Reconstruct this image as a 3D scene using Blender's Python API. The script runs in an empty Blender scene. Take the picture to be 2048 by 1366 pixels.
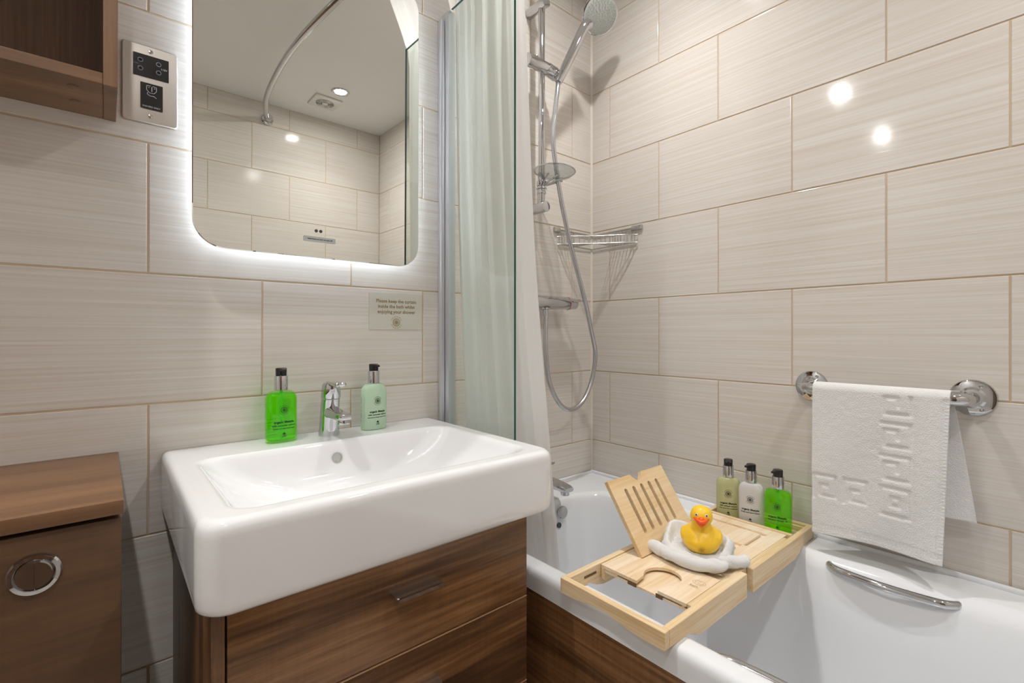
import bpy, bmesh, math, random
from mathutils import Vector, Matrix, noise as mnoise
random.seed(7)
S = bpy.context.scene
COL = S.collection
PI = math.pi
CEIL = 2.30
YREAR = -1.80
XLEFT = -2.70

# ------------------------------------------------------------------ camera, world, exposure
cam_d = bpy.data.cameras.new('camera')
cam = bpy.data.objects.new('camera', cam_d)
COL.objects.link(cam)
S.camera = cam
cam_d.sensor_width = 36.0
cam_d.lens = 36.0 * 961.0 / 2048.0
cam_d.shift_y = -16.0 / 2048.0
cam_d.clip_start = 0.02
cam.location = (-1.364, -1.159, 1.057)
_th = math.atan2(1135.0, 961.0)
cam.rotation_euler = (PI / 2, 0, _th - PI / 2)

w = bpy.data.worlds.new('world')
w.use_nodes = True
w.node_tree.nodes['Background'].inputs[0].default_value = (1.0, 0.96, 0.92, 1)
w.node_tree.nodes['Background'].inputs[1].default_value = 0.3
S.world = w
S.view_settings.view_transform = 'Standard'
S.view_settings.look = 'None'
S.view_settings.exposure = 0.36
S.view_settings.gamma = 1.0
S.view_settings.use_curve_mapping = False
LAMP_W = 290.0         # emission strength of the ceiling downlights
LED_W = 66.0           # emission strength of the mirror's LED dots
LAMPS = [(-0.41, -1.40), (-0.41, -0.41), (-1.536, -0.365), (-2.37, -0.36), (-1.536, -1.38)]  # the last is an unseen fill lamp, added behind the camera
BEAM_W = 1.75           # the downward beam of each downlight
for _x, _y in LAMPS:
    _l = bpy.data.lights.new('downlight_beam', 'AREA')
    _l.shape = 'DISK'
    _l.size = 0.030
    _l.energy = BEAM_W
    _l.spread = math.radians(115)
    _l.color = (1.0, 0.985, 0.965)
    _o = bpy.data.objects.new('downlight_beam', _l)
    _o.location = (_x, _y, CEIL - .0065)
    COL.objects.link(_o)

# ------------------------------------------------------------------ materials
def new_mat(name):
    m = bpy.data.materials.new(name)
    m.use_nodes = True
    nt = m.node_tree
    b = nt.nodes['Principled BSDF']
    return m, nt, b

def N(nt, typ, **kw):
    n = nt.nodes.new(typ)
    for k, v in kw.items():
        setattr(n, k, v)
    return n

def simple(name, col, rough=0.5, metal=0.0, coat=0.0, bump=None, spec=None, sss=0.0, vary=0.0):
    m, nt, b = new_mat(name)
    b.inputs['Base Color'].default_value = (*col, 1)
    b.inputs['Roughness'].default_value = rough
    b.inputs['Metallic'].default_value = metal
    b.inputs['Coat Weight'].default_value = coat
    b.inputs['Coat Roughness'].default_value = 0.03
    if spec is not None:
        b.inputs['Specular IOR Level'].default_value = spec
    tc = N(nt, 'ShaderNodeTexCoord')
    if vary > 0:
        nz = N(nt, 'ShaderNodeTexNoise')
        nz.inputs['Scale'].default_value = 6.0
        nt.links.new(tc.outputs['Object'], nz.inputs['Vector'])
        mx = N(nt, 'ShaderNodeMix', data_type='RGBA')
        mx.inputs['A'].default_value = (*[c * (1 - vary) for c in col], 1)
        mx.inputs['B'].default_value = (*[min(1, c * (1 + vary)) for c in col], 1)
        nt.links.new(nz.outputs['Fac'], mx.inputs['Factor'])
        nt.links.new(mx.outputs['Result'], b.inputs['Base Color'])
    if bump:
        sc, st = bump
        nz = N(nt, 'ShaderNodeTexNoise')
        nz.inputs['Scale'].default_value = sc
        nz.inputs['Detail'].default_value = 3
        nt.links.new(tc.outputs['Object'], nz.inputs['Vector'])
        bp = N(nt, 'ShaderNodeBump')
        bp.inputs['Strength'].default_value = st
        bp.inputs['Distance'].default_value = 0.002
        nt.links.new(nz.outputs['Fac'], bp.inputs['Height'])
        nt.links.new(bp.outputs['Normal'], b.inputs['Normal'])
    return m

def tile_mat():
    m, nt, b = new_mat('striated_ceramic')
    tc = N(nt, 'ShaderNodeTexCoord')
    oi = N(nt, 'ShaderNodeObjectInfo')
    mp = N(nt, 'ShaderNodeMapping')
    mp.inputs['Scale'].default_value = (2.0, 1, 210)
    nt.links.new(tc.outputs['Object'], mp.inputs['Vector'])
    sc = N(nt, 'ShaderNodeVectorMath', operation='SCALE')
    cx = N(nt, 'ShaderNodeCombineXYZ')
    for i in range(3):
        nt.links.new(oi.outputs['Random'], cx.inputs[i])
    nt.links.new(cx.outputs[0], sc.inputs[0])
    sc.inputs['Scale'].default_value = 37.0
    ad = N(nt, 'ShaderNodeVectorMath', operation='ADD')
    nt.links.new(mp.outputs[0], ad.inputs[0])
    nt.links.new(sc.outputs[0], ad.inputs[1])
    n1 = N(nt, 'ShaderNodeTexNoise')
    n1.inputs['Scale'].default_value = 1.0
    n1.inputs['Detail'].default_value = 4.0
    n1.inputs['Roughness'].default_value = 0.62
    nt.links.new(ad.outputs[0], n1.inputs['Vector'])
    mp2 = N(nt, 'ShaderNodeMapping')
    mp2.inputs['Scale'].default_value = (0.5, 1, 2.2)
    nt.links.new(ad.outputs[0], mp2.inputs['Vector'])
    n2 = N(nt, 'ShaderNodeTexNoise')
    n2.inputs['Scale'].default_value = 1.0
    n2.inputs['Detail'].default_value = 2.0
    nt.links.new(mp2.outputs[0], n2.inputs['Vector'])
    r1 = N(nt, 'ShaderNodeValToRGB')
    e = r1.color_ramp.elements
    e[0].position = 0.28
    e[0].color = (0.620, 0.560, 0.490, 1)
    e[1].position = 0.74
    e[1].color = (0.750, 0.715, 0.680, 1)
    k = r1.color_ramp.elements.new(0.5)
    k.color = (0.680, 0.632, 0.580, 1)
    nt.links.new(n1.outputs['Fac'], r1.inputs['Fac'])
    r2 = N(nt, 'ShaderNodeValToRGB')
    r2.color_ramp.elements[0].position = 0.60
    r2.color_ramp.elements[0].color = (0, 0, 0, 1)
    r2.color_ramp.elements[1].position = 0.74
    r2.color_ramp.elements[1].color = (1, 1, 1, 1)
    nt.links.new(n2.outputs['Fac'], r2.inputs['Fac'])
    ml = N(nt, 'ShaderNodeMath', operation='MULTIPLY')
    ml.inputs[1].default_value = 0.45
    nt.links.new(r2.outputs[0], ml.inputs[0])
    mx = N(nt, 'ShaderNodeMix', data_type='RGBA')
    mx.inputs['B'].default_value = (0.80, 0.77, 0.75, 1)
    nt.links.new(ml.outputs[0], mx.inputs['Factor'])
    nt.links.new(r1.outputs[0], mx.inputs['A'])
    nt.links.new(mx.outputs['Result'], b.inputs['Base Color'])
    b.inputs['Roughness'].default_value = 0.085
    b.inputs['Specular IOR Level'].default_value = 0.45
    bp = N(nt, 'ShaderNodeBump')
    bp.inputs['Strength'].default_value = 0.05
    bp.inputs['Distance'].default_value = 0.001
    nt.links.new(n1.outputs['Fac'], bp.inputs['Height'])
    nt.links.new(bp.outputs['Normal'], b.inputs['Normal'])
    return m

def wood(name, stops, axis, stretch=14.0, scale=3.0, rough=0.35, fine=0.35, seed=0.0, figure=0.0):
    """axis = grain direction (0 x, 1 y, 2 z)"""
    m, nt, b = new_mat(name)
    tc = N(nt, 'ShaderNodeTexCoord')
    mp = N(nt, 'ShaderNodeMapping')
    s = [stretch] * 3
    s[axis] = 1.0
    mp.inputs['Scale'].default_value = [v * scale for v in s]
    mp.inputs['Location'].default_value = (seed, seed * 1.7, seed * .6)
    nt.links.new(tc.outputs['Object'], mp.inputs['Vector'])
    n1 = N(nt, 'ShaderNodeTexNoise')
    n1.inputs['Scale'].default_value = 0.55
    n1.inputs['Detail'].default_value = 6
    n1.inputs['Roughness'].default_value = 0.58
    n1.inputs['Distortion'].default_value = 0.6
    nt.links.new(mp.outputs[0], n1.inputs['Vector'])
    n2 = N(nt, 'ShaderNodeTexNoise')
    n2.inputs['Scale'].default_value = 6.0
    n2.inputs['Detail'].default_value = 3
    mp2 = N(nt, 'ShaderNodeMapping')
    s2 = [1.0] * 3
    s2[axis] = 0.35
    mp2.inputs['Scale'].default_value = s2
    nt.links.new(mp.outputs[0], mp2.inputs['Vector'])
    nt.links.new(mp2.outputs[0], n2.inputs['Vector'])
    mxf = N(nt, 'ShaderNodeMix', data_type='FLOAT')
    mxf.inputs['Factor'].default_value = fine
    nt.links.new(n1.outputs['Fac'], mxf.inputs['A'])
    nt.links.new(n2.outputs['Fac'], mxf.inputs['B'])
    src = mxf.outputs['Result']
    if figure > 0:
        mp3 = N(nt, 'ShaderNodeMapping')
        s3 = [9.0] * 3
        s3[axis] = 150.0
        mp3.inputs['Scale'].default_value = s3
        nt.links.new(tc.outputs['Object'], mp3.inputs['Vector'])
        n3 = N(nt, 'ShaderNodeTexNoise')
        n3.inputs['Scale'].default_value = 1.0
        n3.inputs['Detail'].default_value = 2
        nt.links.new(mp3.outputs[0], n3.inputs['Vector'])
        ms = N(nt, 'ShaderNodeMath', operation='SUBTRACT')
        ms.inputs[1].default_value = 0.5
        nt.links.new(n3.outputs['Fac'], ms.inputs[0])
        ma = N(nt, 'ShaderNodeMath', operation='MULTIPLY_ADD')
        ma.inputs[1].default_value = figure
        nt.links.new(ms.outputs[0], ma.inputs[0])
        nt.links.new(src, ma.inputs[2])
        src = ma.outputs[0]
    r = N(nt, 'ShaderNodeValToRGB')
    els = r.color_ramp.elements
    els[0].position = stops[0][0]
    els[0].color = (*stops[0][1], 1)
    els[1].position = stops[-1][0]
    els[1].color = (*stops[-1][1], 1)
    for p, c in stops[1:-1]:
        q = els.new(p)
        q.color = (*c, 1)
    nt.links.new(src, r.inputs['Fac'])
    nt.links.new(r.outputs[0], b.inputs['Base Color'])
    b.inputs['Roughness'].default_value = rough
    bp = N(nt, 'ShaderNodeBump')
    bp.inputs['Strength'].default_value = 0.12
    bp.inputs['Distance'].default_value = 0.0006
    nt.links.new(n2.outputs['Fac'], bp.inputs['Height'])
    nt.links.new(bp.outputs['Normal'], b.inputs['Normal'])
    return m

def schlick(nt, ior):
    f0 = ((ior - 1) / (ior + 1)) ** 2
    lw = N(nt, 'ShaderNodeLayerWeight')
    lw.inputs['Blend'].default_value = 0.5
    pw = N(nt, 'ShaderNodeMath', operation='POWER')
    pw.inputs[1].default_value = 5.0
    nt.links.new(lw.outputs['Facing'], pw.inputs[0])
    ma = N(nt, 'ShaderNodeMath', operation='MULTIPLY_ADD')
    ma.inputs[1].default_value = 1 - f0
    ma.inputs[2].default_value = f0
    nt.links.new(pw.outputs[0], ma.inputs[0])
    return ma

def glass_mat(name, tint, gloss_ior=1.5):
    m, nt, b = new_mat(name)
    nt.nodes.remove(b)
    out = nt.nodes['Material Output']
    tr = N(nt, 'ShaderNodeBsdfTransparent')
    tr.inputs[0].default_value = (*tint, 1)
    gl = N(nt, 'ShaderNodeBsdfGlossy')
    gl.inputs['Roughness'].default_value = 0.0
    fr = schlick(nt, gloss_ior)
    mx = N(nt, 'ShaderNodeMixShader')
    nt.links.new(fr.outputs[0], mx.inputs[0])
    nt.links.new(tr.outputs[0], mx.inputs[1])
    nt.links.new(gl.outputs[0], mx.inputs[2])
    nt.links.new(mx.outputs[0], out.inputs[0])
    return m

def liquid_mat(name, tint, body, opaque=0.5, rough=0.05):
    """a coloured clear liquid in a thin bottle: part see-through, part scattering, glossy skin"""
    m, nt, b = new_mat(name)
    nt.nodes.remove(b)
    out = nt.nodes['Material Output']
    tr = N(nt, 'ShaderNodeBsdfTransparent')
    tr.inputs[0].default_value = (*tint, 1)
    df = N(nt, 'ShaderNodeBsdfDiffuse')
    df.inputs[0].default_value = (*body, 1)
    tl = N(nt, 'ShaderNodeBsdfTranslucent')
    tl.inputs[0].default_value = (*body, 1)
    m0 = N(nt, 'ShaderNodeMixShader')
    m0.inputs[0].default_value = 0.5
    nt.links.new(df.outputs[0], m0.inputs[1])
    nt.links.new(tl.outputs[0], m0.inputs[2])
    m1 = N(nt, 'ShaderNodeMixShader')
    m1.inputs[0].default_value = opaque
    nt.links.new(tr.outputs[0], m1.inputs[1])
    nt.links.new(m0.outputs[0], m1.inputs[2])
    gl = N(nt, 'ShaderNodeBsdfGlossy')
    gl.inputs['Roughness'].default_value = rough
    fr = schlick(nt, 1.42)
    m2 = N(nt, 'ShaderNodeMixShader')
    nt.links.new(fr.outputs[0], m2.inputs[0])
    nt.links.new(m1.outputs[0], m2.inputs[1])
    nt.links.new(gl.outputs[0], m2.inputs[2])
    nt.links.new(m2.outputs[0], out.inputs[0])
    return m

def emit(name, col, st):
    m, nt, b = new_mat(name)
    b.inputs['Base Color'].default_value = (1, 1, 1, 1)
    b.inputs['Emission Color'].default_value = (*col, 1)
    b.inputs['Emission Strength'].default_value = st
    return m

def cloth_mat(name, col, trans=0.35, bump=(700, .5), fine=None):
    m, nt, b = new_mat(name)
    nt.nodes.remove(b)
    out = nt.nodes['Material Output']
    df = N(nt, 'ShaderNodeBsdfDiffuse')
    df.inputs[0].default_value = (*col, 1)
    tl = N(nt, 'ShaderNodeBsdfTranslucent')
    tl.inputs[0].default_value = (*col, 1)
    mx = N(nt, 'ShaderNodeMixShader')
    mx.inputs[0].default_value = trans
    nt.links.new(df.outputs[0], mx.inputs[1])
    nt.links.new(tl.outputs[0], mx.inputs[2])
    tc = N(nt, 'ShaderNodeTexCoord')
    nz = N(nt, 'ShaderNodeTexNoise')
    nz.inputs['Scale'].default_value = bump[0]
    nz.inputs['Detail'].default_value = 3
    nt.links.new(tc.outputs['Object'], nz.inputs['Vector'])
    bp = N(nt, 'ShaderNodeBump')
    bp.inputs['Strength'].default_value = bump[1]
    bp.inputs['Distance'].default_value = 0.0025
    nt.links.new(nz.outputs['Fac'], bp.inputs['Height'])
    nt.links.new(bp.outputs['Normal'], df.inputs['Normal'])
    nt.links.new(mx.outputs[0], out.inputs[0])
    return m

def brushed(name, col):
    m, nt, b = new_mat(name)
    b.inputs['Base Color'].default_value = (*col, 1)
    b.inputs['Metallic'].default_value = 1
    b.inputs['Roughness'].default_value = 0.28
    b.inputs['Anisotropic'].default_value = 0.7
    tc = N(nt, 'ShaderNodeTexCoord')
    mp = N(nt, 'ShaderNodeMapping')
    mp.inputs['Scale'].default_value = (60, 60, 2500)
    nz = N(nt, 'ShaderNodeTexNoise')
    nt.links.new(tc.outputs['Object'], mp.inputs[0])
    nt.links.new(mp.outputs[0], nz.inputs['Vector'])
    bp = N(nt, 'ShaderNodeBump')
    bp.inputs['Strength'].default_value = 0.15
    bp.inputs['Distance'].default_value = 0.0003
    nt.links.new(nz.outputs['Fac'], bp.inputs['Height'])
    nt.links.new(bp.outputs[0], b.inputs['Normal'])
    return m

M_TILE = tile_mat()
M_GROUT = simple('tan_grout', (0.64, 0.50, 0.345), 0.9, bump=(900, .4), vary=.12)
M_PAINT = simple('matt_ceiling_paint', (0.84, 0.83, 0.80), 0.85, bump=(300, .05), vary=.02)
M_FLOOR = simple('stone_floor', (0.66, 0.62, 0.57), 0.35, bump=(60, .1), vary=.15)
M_SILICONE = simple('silicone_bead', (0.72, 0.66, 0.56), 0.4)
M_CHROME = simple('chrome', (0.60, 0.605, 0.62), 0.045, metal=1.0, bump=(20, .01))
M_SATIN = simple('satin_steel', (0.55, 0.55, 0.53), 0.25, metal=1.0)
M_HOSE = simple('hose_metal', (0.56, 0.57, 0.60), 0.24, metal=1.0)
M_CERAMIC = simple('glazed_ceramic', (0.83, 0.83, 0.84), 0.06, coat=0.4, vary=.01)
M_ACRYLIC = simple('bath_acrylic', (0.82, 0.84, 0.87), 0.10, coat=0.3, vary=.01)
M_MIRROR = simple('silvered_mirror', (0.84, 0.85, 0.82), 0.0, metal=1.0)
M_DARKPL = simple('black_plastic', (0.012, 0.011, 0.012), 0.25, bump=(50, .02))
M_WHITEPL = simple('white_plastic', (0.75, 0.74, 0.70), 0.35)
M_ALU = simple('anodised_aluminium', (0.72, 0.73, 0.76), 0.30, metal=0.85, bump=(40, .02))
M_GREYPRINT = simple('grey_print', (0.30, 0.30, 0.30), 0.5)
M_BLACKPRINT = simple('dark_print', (0.006, 0.012, 0.006), 0.5)
M_TANPRINT = simple('gold_print', (0.33, 0.25, 0.12), 0.5)
M_WHITEPRINT = simple('white_print', (0.7, 0.7, 0.75), 0.5)
M_BURN = simple('burnt_engraving', (0.36, 0.24, 0.11), 0.7)
M_STICKER = simple('clear_beige_sticker', (0.60, 0.585, 0.51), 0.30, vary=.02)
M_LABEL = simple('pale_label', (0.50, 0.54, 0.54), 0.3)
M_SENSOR = simple('sensor_dark', (0.05, 0.06, 0.06), 0.2)
M_STEEL = brushed('brushed_steel', (0.52, 0.48, 0.44))
M_GLASS = glass_mat('clear_glass', (0.955, 0.985, 0.965))
M_GLASSEDGE = simple('glass_edge', (0.01, 0.10, 0.085), 0.08)
M_DISH = glass_mat('clear_plastic_dish', (0.80, 0.82, 0.82), 1.9)
M_TOWEL = cloth_mat('terry_towel', (0.90, 0.895, 0.89), 0.15, (420, .8))
M_FLANNEL = cloth_mat('terry_flannel', (0.93, 0.93, 0.93), 0.25, (520, .7))
M_CURTAIN = cloth_mat('shower_curtain_fabric', (0.84, 0.83, 0.82), 0.42, (500, .12))
M_GREENLIQ = liquid_mat('green_wash', (0.58, 1.0, 0.05), (0.26, 0.95, 0.0), 0.26)
M_GREENLIQ2 = liquid_mat('lime_wash', (0.66, 1.0, 0.08), (0.38, 0.90, 0.0), 0.26)
M_PALEGREEN = liquid_mat('pale_green_lotion', (0.7, .9, .75), (0.74, 0.90, 0.72), 0.96, .12)
M_CREAM = liquid_mat('cream_lotion', (0.8, .8, .6), (0.74, 0.75, 0.46), 0.93, .12)
M_WHITELOT = liquid_mat('white_lotion', (0.9, .9, .9), (0.90, 0.88, 0.90), 0.97, .12)
M_YELLOW = simple('yellow_vinyl', (0.98, 0.60, 0.03), 0.38, vary=.03)
M_YELLOW.node_tree.nodes['Principled BSDF'].inputs['Subsurface Weight'].default_value = 0.25
M_YELLOW.node_tree.nodes['Principled BSDF'].inputs['Subsurface Radius'].default_value = (0.012, 0.008, 0.002)
M_YELLOW.node_tree.nodes['Principled BSDF'].inputs['Subsurface Scale'].default_value = 1.0
M_ORANGE = simple('orange_bill_paint', (0.95, 0.12, 0.01), 0.35)
M_EYEW = simple('eye_white', (0.75, 0.75, 0.72), 0.3)
M_EYEB = simple('eye_blue_black', (0.02, 0.03, 0.10), 0.2)
M_LED = emit('led_dot', (0.78, 0.88, 1.0), LED_W)
M_LAMP = emit('lamp_lens', (1.0, 0.985, 0.965), LAMP_W)
WAL = [(0.32, (0.032, 0.015, 0.008)), (0.45, (0.100, 0.045, 0.018)), (0.55, (0.210, 0.100, 0.040)), (0.68, (0.37, 0.195, 0.085))]
WAL_L = [(0.28, (0.095, 0.046, 0.020)), (0.5, (0.165, 0.082, 0.038)), (0.72, (0.25, 0.135, 0.065))]
BAM = [(0.26, (0.50, 0.27, 0.09)), (0.40, (0.70, 0.48, 0.24)), (0.54, (0.79, 0.61, 0.38)), (0.72, (0.86, 0.72, 0.51))]
M_WALX = wood('walnut_horizontal', WAL, 0, 9, 2.6, .3, .3, 1.3, .045)
M_WALX2 = wood('walnut_horizontal_lower', WAL, 0, 9, 2.6, .3, .3, 7.9, .045)
M_WALY = wood('walnut_along_bath', WAL, 1, 9, 2.2, .32, .3, 4.1, .08)
M_WALZ = wood('walnut_vertical', WAL, 2, 9, 2.6, .35, .3, 2.2, .06)
M_WALTOP = wood('walnut_worktop', WAL_L, 0, 10, 2.5, .38, .25, 3.3)
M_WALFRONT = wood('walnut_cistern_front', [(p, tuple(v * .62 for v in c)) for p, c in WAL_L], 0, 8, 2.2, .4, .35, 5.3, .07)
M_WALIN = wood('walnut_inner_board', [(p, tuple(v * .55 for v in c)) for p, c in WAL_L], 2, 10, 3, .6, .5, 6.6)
M_WALCAB = wood('walnut_cabinet', WAL_L, 0, 9, 3, .38, .3, 8.1)
M_WALCABZ = wood('walnut_cabinet_upright', WAL_L, 2, 9, 3, .38, .3, 9.4)
M_BAMX = wood('bamboo_long', BAM, 0, 10, 5, .42, .45, 1.1)
M_BAMY = wood('bamboo_cross', BAM, 1, 10, 5, .42, .45, 3.7)
M_BAMZ = wood('bamboo_board', [(p, (min(1, c[0] * 1.10), c[1] * 1.18, c[2] * 1.42)) for p, c in BAM], 0, 7, 4, .45, .3, 5.1)

# ------------------------------------------------------------------ geometry helpers
ORI = {}

def finish(name, bm, mat, parent=None, smooth=35, origin=None):
    me = bpy.data.meshes.new(name)
    bmesh.ops.recalc_face_normals(bm, faces=bm.faces)
    bm.to_mesh(me)
    bm.free()
    o = bpy.data.objects.new(name, me)
    COL.objects.link(o)
    org = Vector((0, 0, 0))
    if parent is not None:
        org = ORI[parent.name]
        o.parent = parent
    elif origin is not None:
        org = Vector(origin)
        o.location = org
    if org.length > 0:
        me.transform(Matrix.Translation(-org))
    ORI[o.name] = org
    if mat:
        for mm in (mat if isinstance(mat, (list, tuple)) else [mat]):
            me.materials.append(mm)
    if smooth:
        for p in me.polygons:
            p.use_smooth = True
        me.set_sharp_from_angle(angle=math.radians(smooth))
    return o

def thing(name, loc, label, cat, group=None):
    o = bpy.data.objects.new(name, None)
    COL.objects.link(o)
    o.location = loc
    o.empty_display_size = 0.05
    ORI[o.name] = Vector(loc)
    return tag(o, label, cat, group)

def tag(o, label, cat, group=None):
    o['label'] = label
    o['category'] = cat
    if group:
        o['group'] = group
    return o

def struct(o):
    o['kind'] = 'structure'
    return o

def BM():
    return bmesh.new()

def box(bm, lo, hi, bev=0.0, seg=2):
    r = bmesh.ops.create_cube(bm, size=1.0)
    vs = r['verts']
    c = [(a + b) / 2 for a, b in zip(lo, hi)]
    d = [abs(b - a) for a, b in zip(lo, hi)]
    for v in vs:
        v.co = Vector((c[0] + v.co.x * d[0], c[1] + v.co.y * d[1], c[2] + v.co.z * d[2]))
    if bev > 0:
        es = list({e for v in vs for e in v.link_edges})
        bmesh.ops.bevel(bm, geom=es, offset=min(bev, min(d) * .49), segments=seg, profile=0.5, affect='EDGES')

def ring(bm, pts):
    return [bm.verts.new(p) for p in pts]

def loft(bm, rings, cap0=True, cap1=True, closed=True, loop=False):
    rs = [ring(bm, r) for r in rings]
    n = len(rs[0])
    pairs = list(zip(rs[:-1], rs[1:]))
    if loop:
        pairs.append((rs[-1], rs[0]))
    for a, b in pairs:
        for i in range(n if closed else n - 1):
            j = (i + 1) % n
            bm.faces.new((a[i], a[j], b[j], b[i]))
    if cap0 and not loop:
        bm.faces.new(rs[0])
    if cap1 and not loop:
        bm.faces.new(rs[-1])
    return rs

def frame(d):
    d = Vector(d).normalized()
    a = Vector((0, 0, 1)) if abs(d.z) < .9 else Vector((1, 0, 0))
    u = d.cross(a).normalized()
    return u, d.cross(u).normalized()

def cyl(bm, p0, p1, r0, r1=None, n=24, bev=0.0):
    r1 = r0 if r1 is None else r1
    p0, p1 = Vector(p0), Vector(p1)
    d = (p1 - p0)
    L = d.length
    d.normalize()
    if bev > 0:
        prof = [(0, max(r0 - bev, 1e-5)), (bev * .3, r0 - bev * .3), (bev, r0), (L - bev, r1), (L - bev * .3, r1 - bev * .3), (L, max(r1 - bev, 1e-5))]
    else:
        prof = [(0, r0), (L, r1)]
    lathe(bm, p0, d, prof, n)

def lathe(bm, p0, d, prof, n=32, caps=True, sx=1.0, sy=1.0):
    """prof: (distance along axis, radius)"""
    p0, d = Vector(p0), Vector(d).normalized()
    u, v = frame(d)
    rings = []
    for h, r in prof:
        rings.append([p0 + d * h + u * (r * sx * math.cos(2 * PI * i / n)) + v * (r * sy * math.sin(2 * PI * i / n)) for i in range(n)])
    loft(bm, rings, caps, caps)

def catmull(pts, k=8):
    P = [Vector(p) for p in pts]
    P = [P[0] * 2 - P[1]] + P + [P[-1] * 2 - P[-2]]
    out = []
    for i in range(1, len(P) - 2):
        for j in range(k):
            t = j / k
            a, b, c, d = P[i - 1], P[i], P[i + 1], P[i + 2]
            out.append(0.5 * ((2 * b) + (c - a) * t + (2 * a - 5 * b + 4 * c - d) * t * t + (3 * b - a - 3 * c + d) * t ** 3))
    out.append(P[-2].copy())
    return out

def sweep(bm, pts, r, n=12, smooth=0, closed=False):
    P = catmull(pts, smooth) if smooth else [Vector(p) for p in pts]
    m = len(P)
    u = None
    rings = []
    for i in range(m):
        if closed:
            t = P[(i + 1) % m] - P[i - 1]
        else:
            t = P[min(i + 1, m - 1)] - P[max(i - 1, 0)]
        t.normalize()
        if u is None:
            u, _ = frame(t)
        u = (u - t * u.dot(t)).normalized()
        v = t.cross(u)
        rr = r(i / (m - 1)) if callable(r) else r
        rings.append([P[i] + u * (rr * math.cos(2 * PI * q / n)) + v * (rr * math.sin(2 * PI * q / n)) for q in range(n)])
    loft(bm, rings, not closed, not closed, True, closed)

def rrect(x0, x1, y0, y1, r, n=8, k=1):
    """rounded rectangle, counter-clockwise; r is a number or (BL, BR, TR, TL); k = pieces per straight side"""
    if not isinstance(r, (list, tuple)):
        r = (r,) * 4
    cs = [((x0 + r[0], y0 + r[0]), r[0], PI), ((x1 - r[1], y0 + r[1]), r[1], 1.5 * PI),
          ((x1 - r[2], y1 - r[2]), r[2], 0), ((x0 + r[3], y1 - r[3]), r[3], .5 * PI)]
    arcs = []
    for (c, rr, a0) in cs:
        arcs.append([(c[0] + rr * math.cos(a0 + .5 * PI * i / n), c[1] + rr * math.sin(a0 + .5 * PI * i / n)) for i in range(n + 1)])
    out = []
    for i in range(4):
        out += arcs[i]
        a, b = arcs[i][-1], arcs[(i + 1) % 4][0]
        for j in range(1, k):
            t = j / k
            out.append((a[0] + (b[0] - a[0]) * t, a[1] + (b[1] - a[1]) * t))
    return out

def at_z(pts, z):
    return [(x, y, z) for x, y in pts]

def prism(bm, poly, a, b, axis=2):
    """extrude a 2D polygon between a and b along an axis; poly in the two other axes in order"""
    def P(p, h):
        return {0: (h, p[0], p[1]), 1: (p[0], h, p[1]), 2: (p[0], p[1], h)}[axis]
    loft(bm, [[P(p, a) for p in poly], [P(p, b) for p in poly]])

def grid(bm, nu, nv, f):
    vs = [[bm.verts.new(f(i / (nu - 1), j / (nv - 1))) for j in range(nv)] for i in range(nu)]
    for i in range(nu - 1):
        for j in range(nv - 1):
            bm.faces.new((vs[i][j], vs[i + 1][j], vs[i + 1][j + 1], vs[i][j + 1]))

def modded(o, mods, name=None):
    """apply modifiers by taking the evaluated mesh"""
    for typ, kw in mods:
        m = o.modifiers.new('m', typ)
        for k, v in kw.items():
            setattr(m, k, v)
    dg = bpy.context.evaluated_depsgraph_get()
    dg.update()
    me = bpy.data.meshes.new_from_object(o.evaluated_get(dg))
    mats = list(o.data.materials)
    o.modifiers.clear()
    o.data = me
    if not me.materials:
        for mm in mats:
            me.materials.append(mm)
    for p in me.polygons:
        p.use_smooth = True
    return o

def text_polys(s, size, bold=0.0, align='CENTER', spacing=1.0):
    """flat lettering from Blender's own font: list of (verts2d, faces)"""
    c = bpy.data.curves.new('t', 'FONT')
    c.body = s
    c.size = size
    c.offset = bold
    c.align_x = align
    c.space_line = spacing
    c.resolution_u = 2
    c.fill_mode = 'FRONT'
    o = bpy.data.objects.new('t', c)
    COL.objects.link(o)
    dg = bpy.context.evaluated_depsgraph_get()
    dg.update()
    me = bpy.data.meshes.new_from_object(o.evaluated_get(dg))
    V = [(v.co.x, v.co.y) for v in me.vertices]
    F = [tuple(p.vertices) for p in me.polygons]
    bpy.data.objects.remove(o)
    bpy.data.curves.remove(c)
    bpy.data.meshes.remove(me)
    return V, F

def shift_polys(vf, dx, dy):
    return [(x + dx, y + dy) for x, y in vf[0]], vf[1]

def join_polys(lst):
    V, F = [], []
    for v, f in lst:
        b = len(V)
        V += v
        F += [tuple(i + b for i in q) for q in f]
    return V, F

def stroke(pts, w):
    V, F = [], []
    for (x0, y0), (x1, y1) in zip(pts[:-1], pts[1:]):
        dx, dy = x1 - x0, y1 - y0
        L = math.hypot(dx, dy) or 1e-9
        nx, ny = -dy / L * w / 2, dx / L * w / 2
        b = len(V)
        V += [(x0 + nx, y0 + ny), (x0 - nx, y0 - ny), (x1 - nx, y1 - ny), (x1 + nx, y1 + ny)]
        F.append((b, b + 1, b + 2, b + 3))
    return V, F

def arc_pts(cx, cy, r, a0, a1, n=24, sy=1.0):
    return [(cx + r * math.cos(a0 + (a1 - a0) * i / n), cy + sy * r * math.sin(a0 + (a1 - a0) * i / n)) for i in range(n + 1)]

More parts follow.
